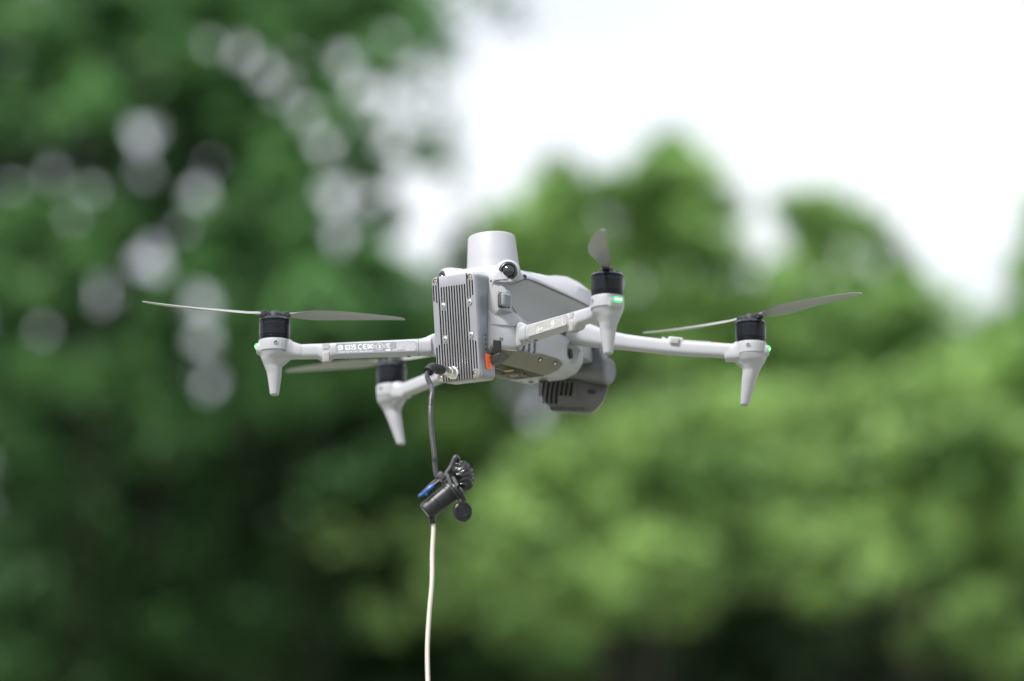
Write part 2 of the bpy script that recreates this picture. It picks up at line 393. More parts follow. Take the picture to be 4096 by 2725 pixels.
FB = [(1500, 990, 110), (1650, 960, 115), (1390, 1060, 100), (1800, 960, 100), (1930, 960, 90), (1260, 1130, 95), (1160, 1200, 85), (1560, 1120, 115), (1720, 1110, 120), (1380, 1210, 110), (1240, 1290, 100), (1510, 1280, 105), (1650, 1240, 100), (1150, 1330, 60), (1440, 1370, 85), (1330, 1420, 70), (1180, 1440, 50), (1290, 1520, 60), (1560, 1410, 60), (1700, 1350, 65), (1830, 1130, 110)]
tree('sunlit yellow-green tree below and right of the drone', gbase(1450, 22), 6.2,
     D3(FB, 21.5, 7, 1.2), LM['yel'], 10, dens=.8, fill=[(1420, 1200, 360, 180, 24, 160)])
GB = [(2060, 960, 110), (2200, 930, 110), (2310, 1010, 110), (1990, 1080, 120), (2130, 1090, 110), (2270, 1140, 110), (1900, 1220, 110), (2040, 1230, 100), (2190, 1260, 90), (2330, 1290, 90), (1790, 1260, 80), (2160, 1480, 65), (2250, 1410, 60), (1880, 1380, 45), (2010, 1340, 50), (2340, 1500, 60), (2420, 1180, 120)]
tree('sunlit yellow-green tree low at the right with a dark hollow under it', gbase(2130, 23), 6.4,
     D3(GB, 22.5, 8, 1.2), LM['yel'], 11, fill=[(2120, 1140, 330, 150, 25, 140)])
tree('added dark foliage standing in for the shade between and behind the right-hand trees', gbase(1750, 33), 6,
     D3([(x, y, 120) for y in (1040, 1200) for x in range(1150, 2500, 190)], 29.5, 9), LM['deep'], 12, fill=[(1400, 740, 300, 170, 29, 260), (1150, 900, 300, 180, 29, 260), (1900, 880, 330, 120, 29, 200), (1500, 1200, 520, 230, 31, 900), (2100, 1200, 420, 230, 31, 800), (1300, 1480, 420, 160, 29.5, 600), (1950, 1480, 560, 160, 29.5, 800), (1800, 1630, 800, 110, 29.5, 600)], holes=RH_)  # extra dark crown added so the gaps between right-hand boughs look shaded
print('leaves', NL)

# ------------------------------------------------------------------ drone
drone = empty('camera_drone', (0, 0, HOV - .0698), 'light grey four-rotor drone hovering, metal finned power box on its back', 'drone')
D = bpy.data.objects.new('tmp', None)
class _P: pass
def part(name, bm, mats, parent=None, **k):
    o = finish(name, bm, mats, parent or drone, **k)
    if parent is None: o.location = (0, 0, .0698)
    return o

# --- top shell
def sym(half):
    """half outline top->bottom on the +x side -> closed ring"""
    return half + [(-x, z) for x, z in reversed(half)]
def shell_sec(y, w, zs, zt, tw=.5, mid=.86):
    h = [(w * tw * .5, zt + .6), (w * tw, zt), (w * mid, zs + (zt - zs) * .62), (w * .985, zs + 3.2), (w, zs + .8), (w - .6, zs)]
    return [(x, y, z) for x, z in sym(h)]
bm = bmesh.new()
secs = [(-66, 24, 24, 36, .6, .9), (-62, 31, 24, 40.5, .6, .9), (-54, 37.5, 25, 43, .6, .9), (-42, 39.6, 29, 45, .6, .88), (-30, 40, 33, 46.5, .56, .86),
        (-10, 40, 34.5, 49, .5, .84), (20, 40, 34.5, 52.5, .5, .82), (50, 40, 34.5, 56, .5, .8), (66, 40, 34.3, 60, .5, .8), (84, 40, 34, 62.5, .55, .86),
        (104, 39, 33.5, 61.5, .6, .93), (124, 36.5, 32, 58, .6, .96), (140, 31, 29, 51, .6, .96), (150, 22, 27, 42, .6, .96)]
loft(bm, [shell_sec(*s) for s in secs])
shell = part('upper_shell', bm, M['shell'], bevel=1.6, ang=40)
# --- mid body (undercut wall)
bm = bmesh.new()
def mid_sec(y, k=1.0, nose=0):
    h = [(20 * k, 36), (38.9 * k, 34.2), (38.3 * k, 31), (34.0 * k, 24), (31 * k, 14), (29.5 * k, 4), (30 * k, -4), (30 * k, -12)]
    return [(x, y, z - nose) for x, z in sym(h)]
def mid_sec2(y, k, top):
    return [(x, yy, min(z, top)) for x, yy, z in mid_sec(y, k)]
loft(bm, [mid_sec2(-66, .72, 26), mid_sec2(-58, .9, 28), mid_sec2(-46, .98, 30), mid_sec2(-34, 1, 33.5), mid_sec(-10), mid_sec(20), mid_sec(50), mid_sec(80), mid_sec(104, .97), mid_sec2(122, .9, 32), mid_sec2(138, .74, 29)])
part('mid_body', bm, M['belly'], bevel=1.0, ang=50)
# --- lower deck
bm = bmesh.new()
belly = [(-68, [(14, -2), (20, -6), (22.3, -12), (22.3, -33), (19.5, -39.5), (13, -43.5)]),
         (-47, [(29, -1), (36, -6.5), (38.4, -13), (38.4, -34), (33, -41), (20, -45)]),
         (-30, [(31.5, -1.5), (37.6, -7), (39, -13), (38.5, -32), (33, -40), (20, -43.5)]),
         (10, [(31.5, -1), (37.4, -5.5), (39, -12), (38, -30), (32.5, -38), (20, -41)]),
         (50, [(31.5, -.5), (37.4, -4), (39, -11), (37.5, -27), (31.5, -35), (20, -39)]),
         (84, [(31, -1), (36.4, -4.5), (38, -10.5), (36, -23), (29.5, -31.5), (19, -36)]),
         (96, [(24, -3), (31, -7), (33, -12), (31.5, -21), (25, -28.5), (15, -32)])]
loft(bm, [[(x, y, z) for x, z in sym(h)] for y, h in belly])
deck = part('lower_deck', bm, M['shell'], ang=40)
cb = bmesh.new()
for sx in (1, -1):
    for y_, z0, z1 in ((-33, -35, -24), (-22.5, -33.5, -20), (-12, -32.5, -17.5)):      # side vents
        prism(cb, rrect(5.2, z1 - z0, 1.6), (sx * 41 - 6, y_, (z0 + z1) / 2), (0, 1, 0), (0, 0, 1), 12)
    # niche of the side vision sensor at the front corner
    N_ = [(46, -13), (56, -7.2), (74, -7), (88, -11.5), (84, -25), (62, -27.5), (50, -24)]
    loft(cb, [[(sx * 33.5, 52 + (y - 46) * .5, z) for y, z in N_], [(sx * 44, y, z) for y, z in N_]])
    lathe(cb, [(2.2, 0), (2.2, 5)], (sx * 28.5, -58, -28.3), (sx * .78, -.62, 0), 20)
# bottom grille recess
prism(cb, rrect(33, 92, 4), (0, 6, -50), (1, 0, 0), (0, 1, 0), 13)
b_ = deck.modifiers.new('bevel', 'BEVEL'); b_.width = 1.5 * S; b_.segments = 3; b_.angle_limit = math.radians(20); bake(deck)
cut(deck, cb)
for p in deck.data.polygons: p.use_smooth = True
deck.data.set_sharp_from_angle(angle=math.radians(35))
for sx in (1, -1):
    bm = bmesh.new()
    for y_, z0, z1 in ((-33, -35, -24), (-22.5, -33.5, -20), (-12, -32.5, -17.5)):
                box(bm, (sx * 36.0, y_ - .7, (z0 + z1) / 2), (.5, 3.4, z1 - z0 - .4), mi=1)
    part('vent', bm, [M['shell'], M['hole']])
    bm = bmesh.new(); lathe(bm, [(4, 0), (4, 1.2), (2.8, 1.8), (.1, 2.2)], (sx * 33.9, 66, -17.5), (sx, 0, 0), 28); box(bm, (sx * 34.4, 66, -13.2), (.8, 7, 2.2), r=.4, mi=0)
    part('side_sensor', bm, M['hole'])
# shoulder cover over the arm root
for sx in (1, -1):
    bm = bmesh.new()
    hh = [(27.5, 2.5), (30, 1.6), (33.6, -3.2), (35.4, -9.5), (35.6, -14.4), (27, -14.4)]
    s2 = []
    for y, k, dz in ((-67.5, .655, -1.0), (-48.5, 1.09, -.4), (-40, 1.11, -.8), (-30, 1.11, -1.8), (-23, 1.08, -3.2), (-17, 1.0, -6.5)):
        s2.append([(sx * x * k, y, z + dz) for x, z in hh])
    loft(bm, s2); part('shoulder_cover', bm, M['shell'], bevel=1.1)
# lower belly cover (warm grey) with screws
bm = bmesh.new()
ol = [(-66.5, [(24.2, -35), (21.4, -40.6), (15.4, -44.6), (13, -44.6)]), (-55, [(33.2, -37.5), (29, -41.6), (18.4, -45.4), (16, -45.4)]), (-48, [(38.7, -37.5), (33.4, -41.6), (20.4, -45.6), (18, -45.6)]),
      (-45, [(38.9, -36), (33.4, -41.4), (20.4, -45.3), (18, -45.3)]),
      (-9, [(39.0, -34), (33.4, -39.8), (20.4, -43.2), (18, -43.2)]), (0, [(38.9, -30.5), (33.2, -39.3), (20.4, -42.4), (18, -42.4)]),
      (34, [(38.5, -28.5), (32.3, -37.0), (20.4, -40.5), (18, -40.5)]), (46, [(37.5, -31), (31.9, -36), (20.3, -39.8), (18, -39.8)])]
for sx in (1, -1):
    s2 = []
    for y, h in ol:
        s2.append([(sx * x, y, z) for x, z in h] + [(sx * (x - 3), y, z + 1.6) for x, z in reversed(h)])
    loft(bm, s2)
bc = part('belly_cover', bm, M['olive'], bevel=.5)
for y_, x_, z_ in ((-38, 34.4, -39.4), (3, 34.2, -37.0), (33, 33.8, -34.4)):
    for sx in (1, -1):
        bm = bmesh.new(); d_ = V(sx * .66, 0, -.75)
        lathe(bm, [(2.5, .1), (2.5, .35), (1.9, .4), (1.7, -.6), (.1, -.6)], V(sx * (x_ + 1.6), y_, z_ + 1.6) , d_, 24)
        lathe(bm, [(1.5, -.8), (1.4, .28), (.1, .28)], V(sx * (x_ + 1.6), y_, z_ + 1.6), d_, 16, mi=1)
        part('belly_screw', bm, [M['hole'], M['steel']], parent=bc)
# grille
bm = bmesh.new()
box(bm, (0, 6, -37.4), (32, 91, .6), mi=0)
bt = lambda y: -45.0 + (y + 40) * .062
for i in range(13):
    y = -37 + i * 7.2
    if 8 < y < 30: 
        for sx in (1, -1): box(bm, (sx * 12.4, y, bt(y) + .7), (7, 1.3, .2), mi=1)
    else:
        for sx in (1, -1): box(bm, (sx * 8.2, y, bt(y) + .7), (15.4, 1.4, .2), mi=1)
box(bm, (0, 6, bt(6) + .9), (1.6, 90, .5), (V(1, 0, 0), V(0, 1, .062).normalized(), V(0, -.062, 1).normalized()), mi=1)
lathe(bm, [(8.6, -1.5), (8.6, 1.6), (7.4, 1.7), (6.8, .2), (.1, .2)], (0, 19, bt(19)), (0, 0, -1), 40, mi=1)
lathe(bm, [(5.2, -.5), (4.6, 1.4), (3, 1.9), (.1, 2.2)], (0, 19, bt(19)), (0, 0, -1), 32, mi=2)
box(bm, (4, 2, bt(2) + .3), (9, 3.2, 1), r=.3, mi=3)
part('bottom_grille', bm, [M['hole'], M['olive'], M['lens'], M['ochre']])
bm = bmesh.new(); lathe(bm, [(4.6, 0), (4.4, 1.2), (3.4, 1.6), (3, .8), (.1, .8)], (6, 66, -39.4), (0, 0, -1), 32); box(bm, (-6, 64, -39.6), (5, 3, 1), r=.4, mi=0)
part('down_sensor', bm, [M['hole']])
# rear sensor window below the box, dark tab
for sx in (1, -1):
    bm = bmesh.new(); ax = (V(sx * .62, .78, 0).normalized(), V(.78, -sx * .62, 0).normalized(), V(0, 0, 1))
    box(bm, (sx * 26.2, -61.6, -36), (8.5, 3, 14.5), ax, r=1.4, seg=4); part('rear_sensor_window', bm, M['hole'])
bm = bmesh.new(); loft(bm, [[(20, -68, -45), (32.5, -66, -41.5), (32, -46, -41.5), (22, -48, -45)], [(22, -66, -51), (28, -63, -49), (28, -54, -49), (22, -56, -51)]])
part('battery_tab', bm, M['tab'], bevel=.8)
# seam lines as thin gaskets
def seam(pts, r=.28, parent=None, name='seam', n=5):
    bm = bmesh.new(); tube(bm, spline(pts, n), r, 6); return part(name, bm, M['seam'], parent=parent)
for sx in (1, -1):
    seam([(sx * 37.6, -58, 22), (sx * 39.4, -46, 26.5), (sx * 40.0, -36, 31), (sx * 40.2, -26, 33.6), (sx * 40.2, -14, 33.9), (sx * 40.2, 20, 34.3), (sx * 40.2, 60, 34.4), (sx * 40.2, 84, 34), (sx * 39.2, 104, 33.4), (sx * 36.6, 124, 32)], .35)
    pass
    seam([(sx * 30.4, -66, 15), (sx * 30.8, -54, 11), (sx * 30.6, -40, 6), (sx * 30.3, -26, -2), (sx * 31.3, -21, -7)], .3)
    bm = bmesh.new(); lathe(bm, [(2.1, 0), (2.1, .8), (1.5, .9), (1.3, .2), (.1, .2)], (sx * 30.2, 12, 15.5), (sx, 0, -.25), 20)
    part('wall_screw', bm, M['hole'])
    bm = bmesh.new(); lathe(bm, [(2.3, 0), (2.1, 1.0), (1.3, 1.0), (1.1, .3), (.1, .3)], (sx * 39.3, -33, 34.6), (sx * .9, -.4, .1), 20, mi=0)
    part('shell_screw', bm, M['lensring'])

# --- fisheye cameras at the rear corners
for sx in (1, -1):
    c = V(sx * 33.4, -53.0, 36.0); d = V(sx * .56, -.83, .0).normalized()
    bm = bmesh.new()
    lathe(bm, [(12.5, -16), (12.4, -8), (11.8, -3), (10.6, .6), (9.4, 2.2), (8.6, 2.6), (8.2, 2.0), (7.6, .5)], c, d, 56)
    fe = part('fisheye_camera', bm, M['shell'], ang=60)
    bm = bmesh.new(); lathe(bm, [(8.0, 0), (7.9, 2.5), (7.6, 3.3), (6.7, 3.7), (6.0, 3.1), (5.6, 2.2)], c, d, 56); part('lens_ring', bm, M['lensring'], parent=fe)
    bm = bmesh.new()
    lathe(bm, [(6.1, 1), (5.8, 2.8), (5.1, 4.1), (3.9, 5.2), (2.3, 5.9), (.1, 6.2)], c, d, 48, mi=0)
    part('lens', bm, [M['lens']], parent=fe)
    bm = bmesh.new()
    lathe(bm, [(2.6, 5.5), (2.5, 5.85), (2.2, 6.0), (2.1, 5.7)], c, d, 40); lathe(bm, [(1.0, 5.9), (.9, 6.3), (.1, 6.35)], c, d, 24)
    part('lens_element', bm, M['lensin'], parent=fe)

# --- positioning antenna drum on top
bm = bmesh.new()
lathe(bm, [(25.4, -12), (24.7, -5), (24.0, 0), (23.6, 3), (21.7, 26.9), (21.4, 27.8), (20.8, 28.4), (19.6, 28.7), (.1, 28.9)], (.6, -21.5, 51), (-.055, 0, 1), 96)
part('antenna_drum', bm, M['shell'], ang=50)

# --- battery body with wings and release buttons
bm = bmesh.new()
ra = [(14, 29.5), (19.5, 28), (20.2, 12), (20.2, -1), (20.2, -7), (20.2, -13), (20, -38), (16, -42)]
fa = [(16, 35), (24, 33), (34.8, 16), (35.4, -1.5), (29, -4.2), (25.0, -10), (24.6, -33), (20, -40)]
def ring(h, y): return [(x, y, z) for x, z in sym(h)]
mid_ = [((a[0] * .35 + b[0] * .65), (a[1] * .35 + b[1] * .65)) for a, b in zip(ra, fa)]
loft(bm, [ring(ra, -70), ring(ra, -67.5), ring(mid_, -63.5), ring(fa, -59), ring(fa, -49)])
batt = part('battery', bm, M['belly'], bevel=.7)
for sx in (1, -1):
    bm = bmesh.new()
    ax = (V(sx * .93, -.36, 0).normalized(), V(.36, sx * .93, 0).normalized(), V(0, 0, 1))
    box(bm, (sx * 33.6, -60, 7.5), (6.5, 11, 13), ax, r=2.2, seg=4)
    for i in range(7):
        box(bm, V(sx * 33.6, -60, 7.5) + ax[0] * 3.2 + ax[2] * (-3.9 + i * 1.3) + ax[1] * sx * .8, (.9, 7.2, .6), ax, r=.2)
    part('release_button', bm, M['button'], parent=batt)
    bm = bmesh.new(); box(bm, (sx * 32.8, -59.7, 7.5), (6.0, 12.6, 14.4), ax, r=2.4, seg=4); part('button_rim', bm, M['seam'], parent=batt)

# --- power box: rear face tilted, frame U (right), Vd (down the face), N outward
TL = V(-23.4, -93.6, 28.2); Ux = V(1, 0, 0); Vd = V(0, 11.0, -94.8).normalized(); Nb = V(0, -94.8, -11).normalized()
W_, H_, DP = 44.0, 95.4, 28.5
def bx(u, v, n=0): return TL + Ux * u + Vd * v + Nb * n
bm = bmesh.new()
prism(bm, rrect(W_, H_, 4.6, 8), bx(W_ / 2, H_ / 2, -7), Ux, -Vd, 7)      # Ux x (-Vd) = outward
plate = part('power_box', bm, [M['alu'], M['hole']], ang=30)
b_ = plate.modifiers.new('bevel', 'BEVEL'); b_.width = .55 * S; b_.segments = 2; b_.angle_limit = math.radians(50); bake(plate)
cb = bmesh.new()
def slot(kc, v0, v1, w=1.45):
    u = 1.5 + 2.665 * kc
    o0, o1 = v0 < 0, v1 > H_
    h = v1 - v0
    ol_ = stadium(w, h)
    if o1: ol_ = [(a, b if b > 0 else -h / 2) for a, b in ol_]
    if o0: ol_ = [(a, b if b < 0 else h / 2) for a, b in ol_]
    seen = []; 
    for q in ol_:
        if not seen or (abs(q[0] - seen[-1][0]) + abs(q[1] - seen[-1][1])) > 1e-4: seen.append(q)
    # slot floors are coloured black below, painting shade into the grooves
    prism(cb, seen, bx(u, (v0 + v1) / 2, -5.6), Ux, -Vd, 8)
END = H_ + 2
slot(0, 7, 22); slot(1, 7, 23.8); slot(0, 63.5, 87); slot(1, 61.4, 86.5)
slot(2, -2, END, 1.6)
for kc in (3, 4): slot(kc, 9.6, 24); slot(kc, 30.8, 54); slot(kc, 61, END)
for kc in range(5, 13): slot(kc, 9.6, END)
slot(13, -2, 23.5, 1.5); slot(13, 30.4, 53.2); slot(13, 60, END)
slot(14, 6.6, 22.8); slot(14, 60.4, 87.2); slot(15, 6.6, 21); slot(15, 61.8, 87.4)
cut(plate, cb); cb = bmesh.new()
for u, v in ((3.7, 3.9), (39.2, 3.9), (3.7, 91.3), (39.0, 91.0)):
    lathe(cb, [(2.35, -1.3), (2.6, 2)], bx(u, v), Nb, 28)
cut(plate, cb)
for p in plate.data.polygons:
    p.use_smooth = True
    c = p.center / S
    dpt = (c - TL).dot(Nb)
    if dpt < -5.0 and dpt > -6.2 and p.normal.dot(Nb) > .8: p.material_index = 1
plate.data.set_sharp_from_angle(angle=math.radians(30))
bm = bmesh.new()
prism(bm, rrect(W_ + .5, H_ + .5, 4.8, 8), bx(W_ / 2, H_ / 2, -DP), Ux, -Vd, DP - 6.6)
hs = part('housing', bm, M['alu_d'], parent=plate, bevel=.5)
cb = bmesh.new()
for i in range(4): prism(cb, rrect(2.1, 2.1, .8, 3), bx(W_ - 1.2, 55.8 + i * 4.3, -14), -Nb, -Vd, 4)
lathe(cb, [(.6, 0), (.6, 5)], bx(W_ - 1, 57, -9.5), Ux, 12)
bake(hs); cut(hs, cb)
for i in range(4):
    bm = bmesh.new(); prism(bm, rrect(2.0, 2.0, .7, 3), bx(W_ - .9, 55.8 + i * 4.3, -14), -Nb, -Vd, .8); part('indicator_window', bm, M['hole'], parent=plate)
bm = bmesh.new()
box(bm, bx(W_ + .2, 80.0, -16.5), (3.0, 10.6, 14.2), (Ux, Nb, Vd), r=1.3, seg=4)
bt_ = part('power_button', bm, M['orange'], parent=plate, ang=50)
bm = bmesh.new()
tube(bm, spline([bx(W_ + 1.8, 80 + dv, -16.5 + dn) for dv, dn in ((4.2, .6), (3.4, 2.6), (-1, 3.2), (-3.4, .4), (-1.2, -2.4), (.8, -.8), (-.8, .4))], 6), .42, 8)
part('button_emblem', bm, M['orange2'], parent=plate)
def cross_screw(u, v, r, m1, deep):
    bm = bmesh.new(); z0 = -1.2 if deep else -.3
    lathe(bm, [(r, z0), (r, z0 + .8), (r * .82, z0 + 1.1), (r * .5, z0 + 1.2), (.1, z0 + 1.2)], bx(u, v), Nb, 28)
    t = random.random() * 1.5
    a1 = Ux * math.cos(t) + Vd * math.sin(t); a2 = Ux * -math.sin(t) + Vd * math.cos(t)
    if deep:
        box(bm, bx(u, v, z0 + 1.2), (r * 1.25, .42, .12), (a1, a2, Nb), mi=1); box(bm, bx(u, v, z0 + 1.22), (.42, r * 1.25, .12), (a1, a2, Nb), mi=1)
    else:
        lathe(bm, [(r * .92, z0 + 1.12), (r * .86, z0 + 1.16), (r * .8, z0 + 1.12)], bx(u, v), Nb, 28, mi=0)
        lathe(bm, [(r * .36, z0 + 1.2), (r * .34, z0 + 1.26), (.1, z0 + 1.26)], bx(u, v), Nb, 6, mi=1)
    part('screw', bm, [m1, M['hole']], parent=plate)
random.seed(4)
for u, v in ((3.7, 3.9), (39.2, 3.9), (3.7, 91.3), (39.0, 91.0)): cross_screw(u, v, 1.75, M['brass'], True)
for u, v in ((10.5, 27.3), (37.6, 27.0), (10.5, 57.6), (37.3, 56.6)): cross_screw(u, v, 2.45, M['steel2'], False)
# round connector
cb_ = bx(17.6, 88.6); ndir = (Nb + V(-.05, 0, .05)).normalized()
bm = bmesh.new()
lathe(bm, [(5.6, -.5), (5.7, .6), (5.7, 2.2), (5.1, 2.8), (4.4, 3.0)], cb_, ndir, 72, bump=lambda t, q: 1 + (.035 if (int(t / (2 * math.pi) * 36) % 2) else 0))
cn = part('socket_ring', bm, M['chrome'], parent=plate)
bm = bmesh.new()
lathe(bm, [(4.3, 2.5), (4.5, 3.2), (4.5, 8.6), (4.2, 9.2), (3.9, 9.4), (3.9, 13), (4.1, 13.4), (4.1, 21.4), (3.7, 22)], cb_, ndir, 72,
      bump=lambda t, q: 1 + (.02 if (int(t / (2 * math.pi) * 36) % 2) and q in (1, 2) else 0))
pr, pu, pd = frame(ndir)
for a in range(22):                      # knurling
    for k_ in range(4):
        t = 2 * math.pi * (a + .5 * (k_ % 2)) / 22
        box(bm, cb_ + ndir * (3.9 + k_ * 1.35) + (pr * math.cos(t) + pu * math.sin(t)) * 4.5, (.7, .7, .7), (pr * math.cos(t) + pu * math.sin(t), (ndir + (pr * -math.sin(t) + pu * math.cos(t))).normalized(), (ndir - (pr * -math.sin(t) + pu * math.cos(t))).normalized()))
part('plug_sleeve', bm, M['steel'], parent=plate)
bm = bmesh.new()
rd = V(.36, -.8, .5).normalized()
for h, rr in ((1.5, 5.75), (6.4, 4.62)): lathe(bm, [(.55, 0), (.5, .25), (.1, .25)], cb_ + ndir * h + rd * (rr - .1) - ndir * rd.dot(ndir) * rr, rd - ndir * rd.dot(ndir), 12)
part('red_mark', bm, M['red'], parent=plate)

# --- arms: tube + motor cup + landing leg fused into one skin
def superell(c, A, B, a, b, n=3.2, seg=28):
    o = []
    for k_ in range(seg):
        t = 2 * math.pi * k_ / seg; ct, st = math.cos(t), math.sin(t)
        o.append(Vector(c) + A * (a * math.copysign(abs(ct) ** (2 / n), ct)) + B * (b * math.copysign(abs(st) ** (2 / n), st)))
    return o
def build_arm(path, halfs, mo, rim, footsh, sx, root_fn, plate_t=None, text=None, clip_t=None, rear=True):
    path = [V(sx * p[0], p[1], p[2]) for p in path]; mo = V(sx * mo[0], mo[1], rim)
    bm = bmesh.new()
    sp = spline(path, 6); secs = []
    n = len(sp)
    for i, p in enumerate(sp):
        d = (sp[min(i + 1, n - 1)] - sp[max(i - 1, 0)]).normalized(); r, u, d = frame(d)
        t = i / (n - 1) * (len(halfs) - 1); j = min(int(t), len(halfs) - 2); q = t - j
        a = halfs[j][0] * (1 - q) + halfs[j + 1][0] * q; b = halfs[j][1] * (1 - q) + halfs[j + 1][1] * q
        secs.append(superell(p, r, u, a, b))
    loft(bm, secs)
    inw = (path[-2] - path[-1]); inw.z = 0; inw.normalize(); outw = -inw
    X, Y = V(1, 0, 0), V(0, 1, 0); R0 = rim
    ft = V(sx * footsh[0], footsh[1], 0)
    prof = [(-19.6, 14.6, 0), (-24, 14.7, 0), (-30, 14.4, .02), (-34, 12.8, .05), (-38, 10.2, .1), (-43, 8.0, .18), (-50, 6.7, .35), (-60, 5.3, .68), (-69.8 - rim, 4.0, 1.0)]
    if not rear: prof = [(-19.6, 14.6, 0), (-24, 14.7, 0), (-31, 14.4, .02), (-36, 12.6, .05), (-40, 10.0, .1), (-45, 7.9, .18), (-54, 6.7, .35), (-66, 5.3, .68), (-69.8 - rim, 4.0, 1.0)]
    loft(bm, [superell(mo + V(0, 0, h) + ft * sh + outw * (1.2 if -50 < h < -34 else 0), inw, V(-inw.y, inw.x, 0), r_, r_, 2.2 if h < -34 else 2.0) for h, r_, sh in prof])
    # fillets: collar at the arm side, web under it, lamp boss outside
    loft(bm, [superell(mo + inw * s + V(0, 0, z), V(-inw.y, inw.x, 0), V(0, 0, 1), wd, hh_, 3) for s, z, wd, hh_ in ((4, -27.5, 11, 8.5), (11, -27.3, 9.2, 9.6), (14.2, -27.4, 7.6, 9.2), (17, -28.6, 6.6, 7.8), (24, -29.8, 6, 6.6))])
    loft(bm, [superell(mo + inw * s + V(0, 0, z), V(-inw.y, inw.x, 0), V(0, 0, 1), wd, hh_, 2.2) for s, z, wd, hh_ in ((0, -36, 9, 9), (7, -36, 7, 8), (13, -34, 5, 5), (17, -32, 4, 3))])
    loft(bm, [superell(mo + outw * s + V(0, 0, z), V(-inw.y, inw.x, 0), V(0, 0, 1), wd, hh_, 3) for s, z, wd, hh_ in ((5, -28, 9, 7), (13.5, -27.6, 6.6, 5.6), (15.8, -27.2, 6.0, 4.6), (16.6, -26.8, 5.2, 3.6))])
    if root_fn: root_fn(bm, sx)
    if clip_t is not None:
        p = path[0].lerp(path[-1], clip_t); d = (path[-1] - path[0]).normalized(); r, u, _ = frame(d)
        loft(bm, [superell(p + d * s - u * o_, r, u, a_, b_, 3) for s, a_, b_, o_ in ((-9, 5.6, 6.3, .3), (-5, 6.2, 7.6, 1.2), (-3.4, 6.4, 8.6, 2.3), (3.4, 6.4, 8.6, 2.3), (5, 6.2, 7.6, 1.2), (9, 5.6, 6.3, .3))] if rear else
             [superell(p + d * s, r, u, a_, b_, 3) for s, a_, b_ in ((-7, 5.8, 5.4), (-3.8, 7.2, 5.4), (3.8, 7.2, 5.4), (7, 5.8, 5.4))])
    o = part('arm', bm, M['shell'])
    remesh(o, .62, 7)
    # cut the flat seat for the motor so the cup rim is crisp
    side = V(-inw.y, inw.x, 0)
    if side.dot(V(.46, -.86, 0)) < 0: side = -side        # side of the arm that faces backwards
    # foot tip
    bm = bmesh.new(); fz = -69.8
    lathe(bm, [(3.6, 2.4), (3.5, .3), (2.9, -.3), (.1, -.35)], V(mo.x, mo.y, fz) + ft, (0, 0, 1), 28); part('rubber_foot', bm, M['padgrey'], parent=o)
    # screws on the cup
    bm = bmesh.new()
    scd = (side + inw * .1).normalized(); c = mo + V(0, 0, -24.2) + scd * 14.2
    lathe(bm, [(2.5, -.6), (2.3, .55), (1.9, .7), (1.75, .2), (.1, .2)], c, scd, 24, mi=0); lathe(bm, [(1.5, 0), (1.4, .5), (.8, .55), (.7, .3), (.1, .3)], c, scd, 20, mi=1)
    part('cup_screw', bm, [M['shell'], M['lensring']], parent=o)
    bm = bmesh.new()
    zz = R0 - 30.6; pts = []
    for k_ in range(15):
        t = -1.05 + 2.1 * k_ / 14
        dd = side * math.cos(t) + inw * math.sin(t); pts.append(mo + V(0, 0, -30.2 - (3.4 * max(0, t - .35) ** 1.5)) + dd * (14.35 - (1.2 if t > .8 else 0)))
    tube(bm, pts, .22, 6); part('cup_seam', bm, M['seam'], parent=o)
    # joint seam near the root
    if rear:
        p = path[0].lerp(path[-1], .085); d = (path[-1] - path[0]).normalized(); r, u, _ = frame(d)
        bm = bmesh.new(); q = superell(p, r, u, halfs[1][0] + .12, halfs[1][1] + .12); tube(bm, q + [q[0]], .22, 6, cap=False)
        part('joint_seam', bm, M['seam'], parent=o)
        bm = bmesh.new(); pp = path[0].lerp(path[-1], .15) - u * 7.6; lathe(bm, [(1.9, 0), (1.6, .9), (.1, 1)], pp, -u, 16); part('bottom_screw', bm, M['lensring'], parent=o)
    else:
        i0 = int(n * .36); p = sp[i0]; d = (sp[i0 + 1] - sp[i0 - 1]).normalized(); r, u, _ = frame(d)
        t = i0 / (n - 1) * (len(halfs) - 1); j = int(t); q_ = t - j; a = halfs[j][0] * (1 - q_) + halfs[j + 1][0] * q_; b = halfs[j][1] * (1 - q_) + halfs[j + 1][1] * q_
        bm = bmesh.new(); q = superell(p, r, u, a + .1, b + .1); tube(bm, q + [q[0]], .22, 6, cap=False); part('joint_seam', bm, M['seam'], parent=o)
    # status lamp
    bm = bmesh.new()
    lc = mo + V(0, 0, -25.2)
    lat = V(-outw.y, outw.x, 0)
    ld = (outw + V(0, 0, .0)).normalized()
    loft(bm, [superell(lc + ld * s, lat, V(0, 0, 1), a_, b_, 3.5, 24) for s, a_, b_ in ((14.8, 4.8, 2.6), (16.9, 4.6, 2.3), (17.4, 4.0, 1.7))])
    part('status_lamp', bm, M['green'], parent=o)
    bm = bmesh.new()
    for k_ in (-1, 0, 1): lathe(bm, [(1.15, 0), (1.0, .35), (.1, .5)], lc + ld * 17.3 + lat * (k_ * 2.4), ld, 16)
    part('lamp_core', bm, M['greenhot'], parent=o)
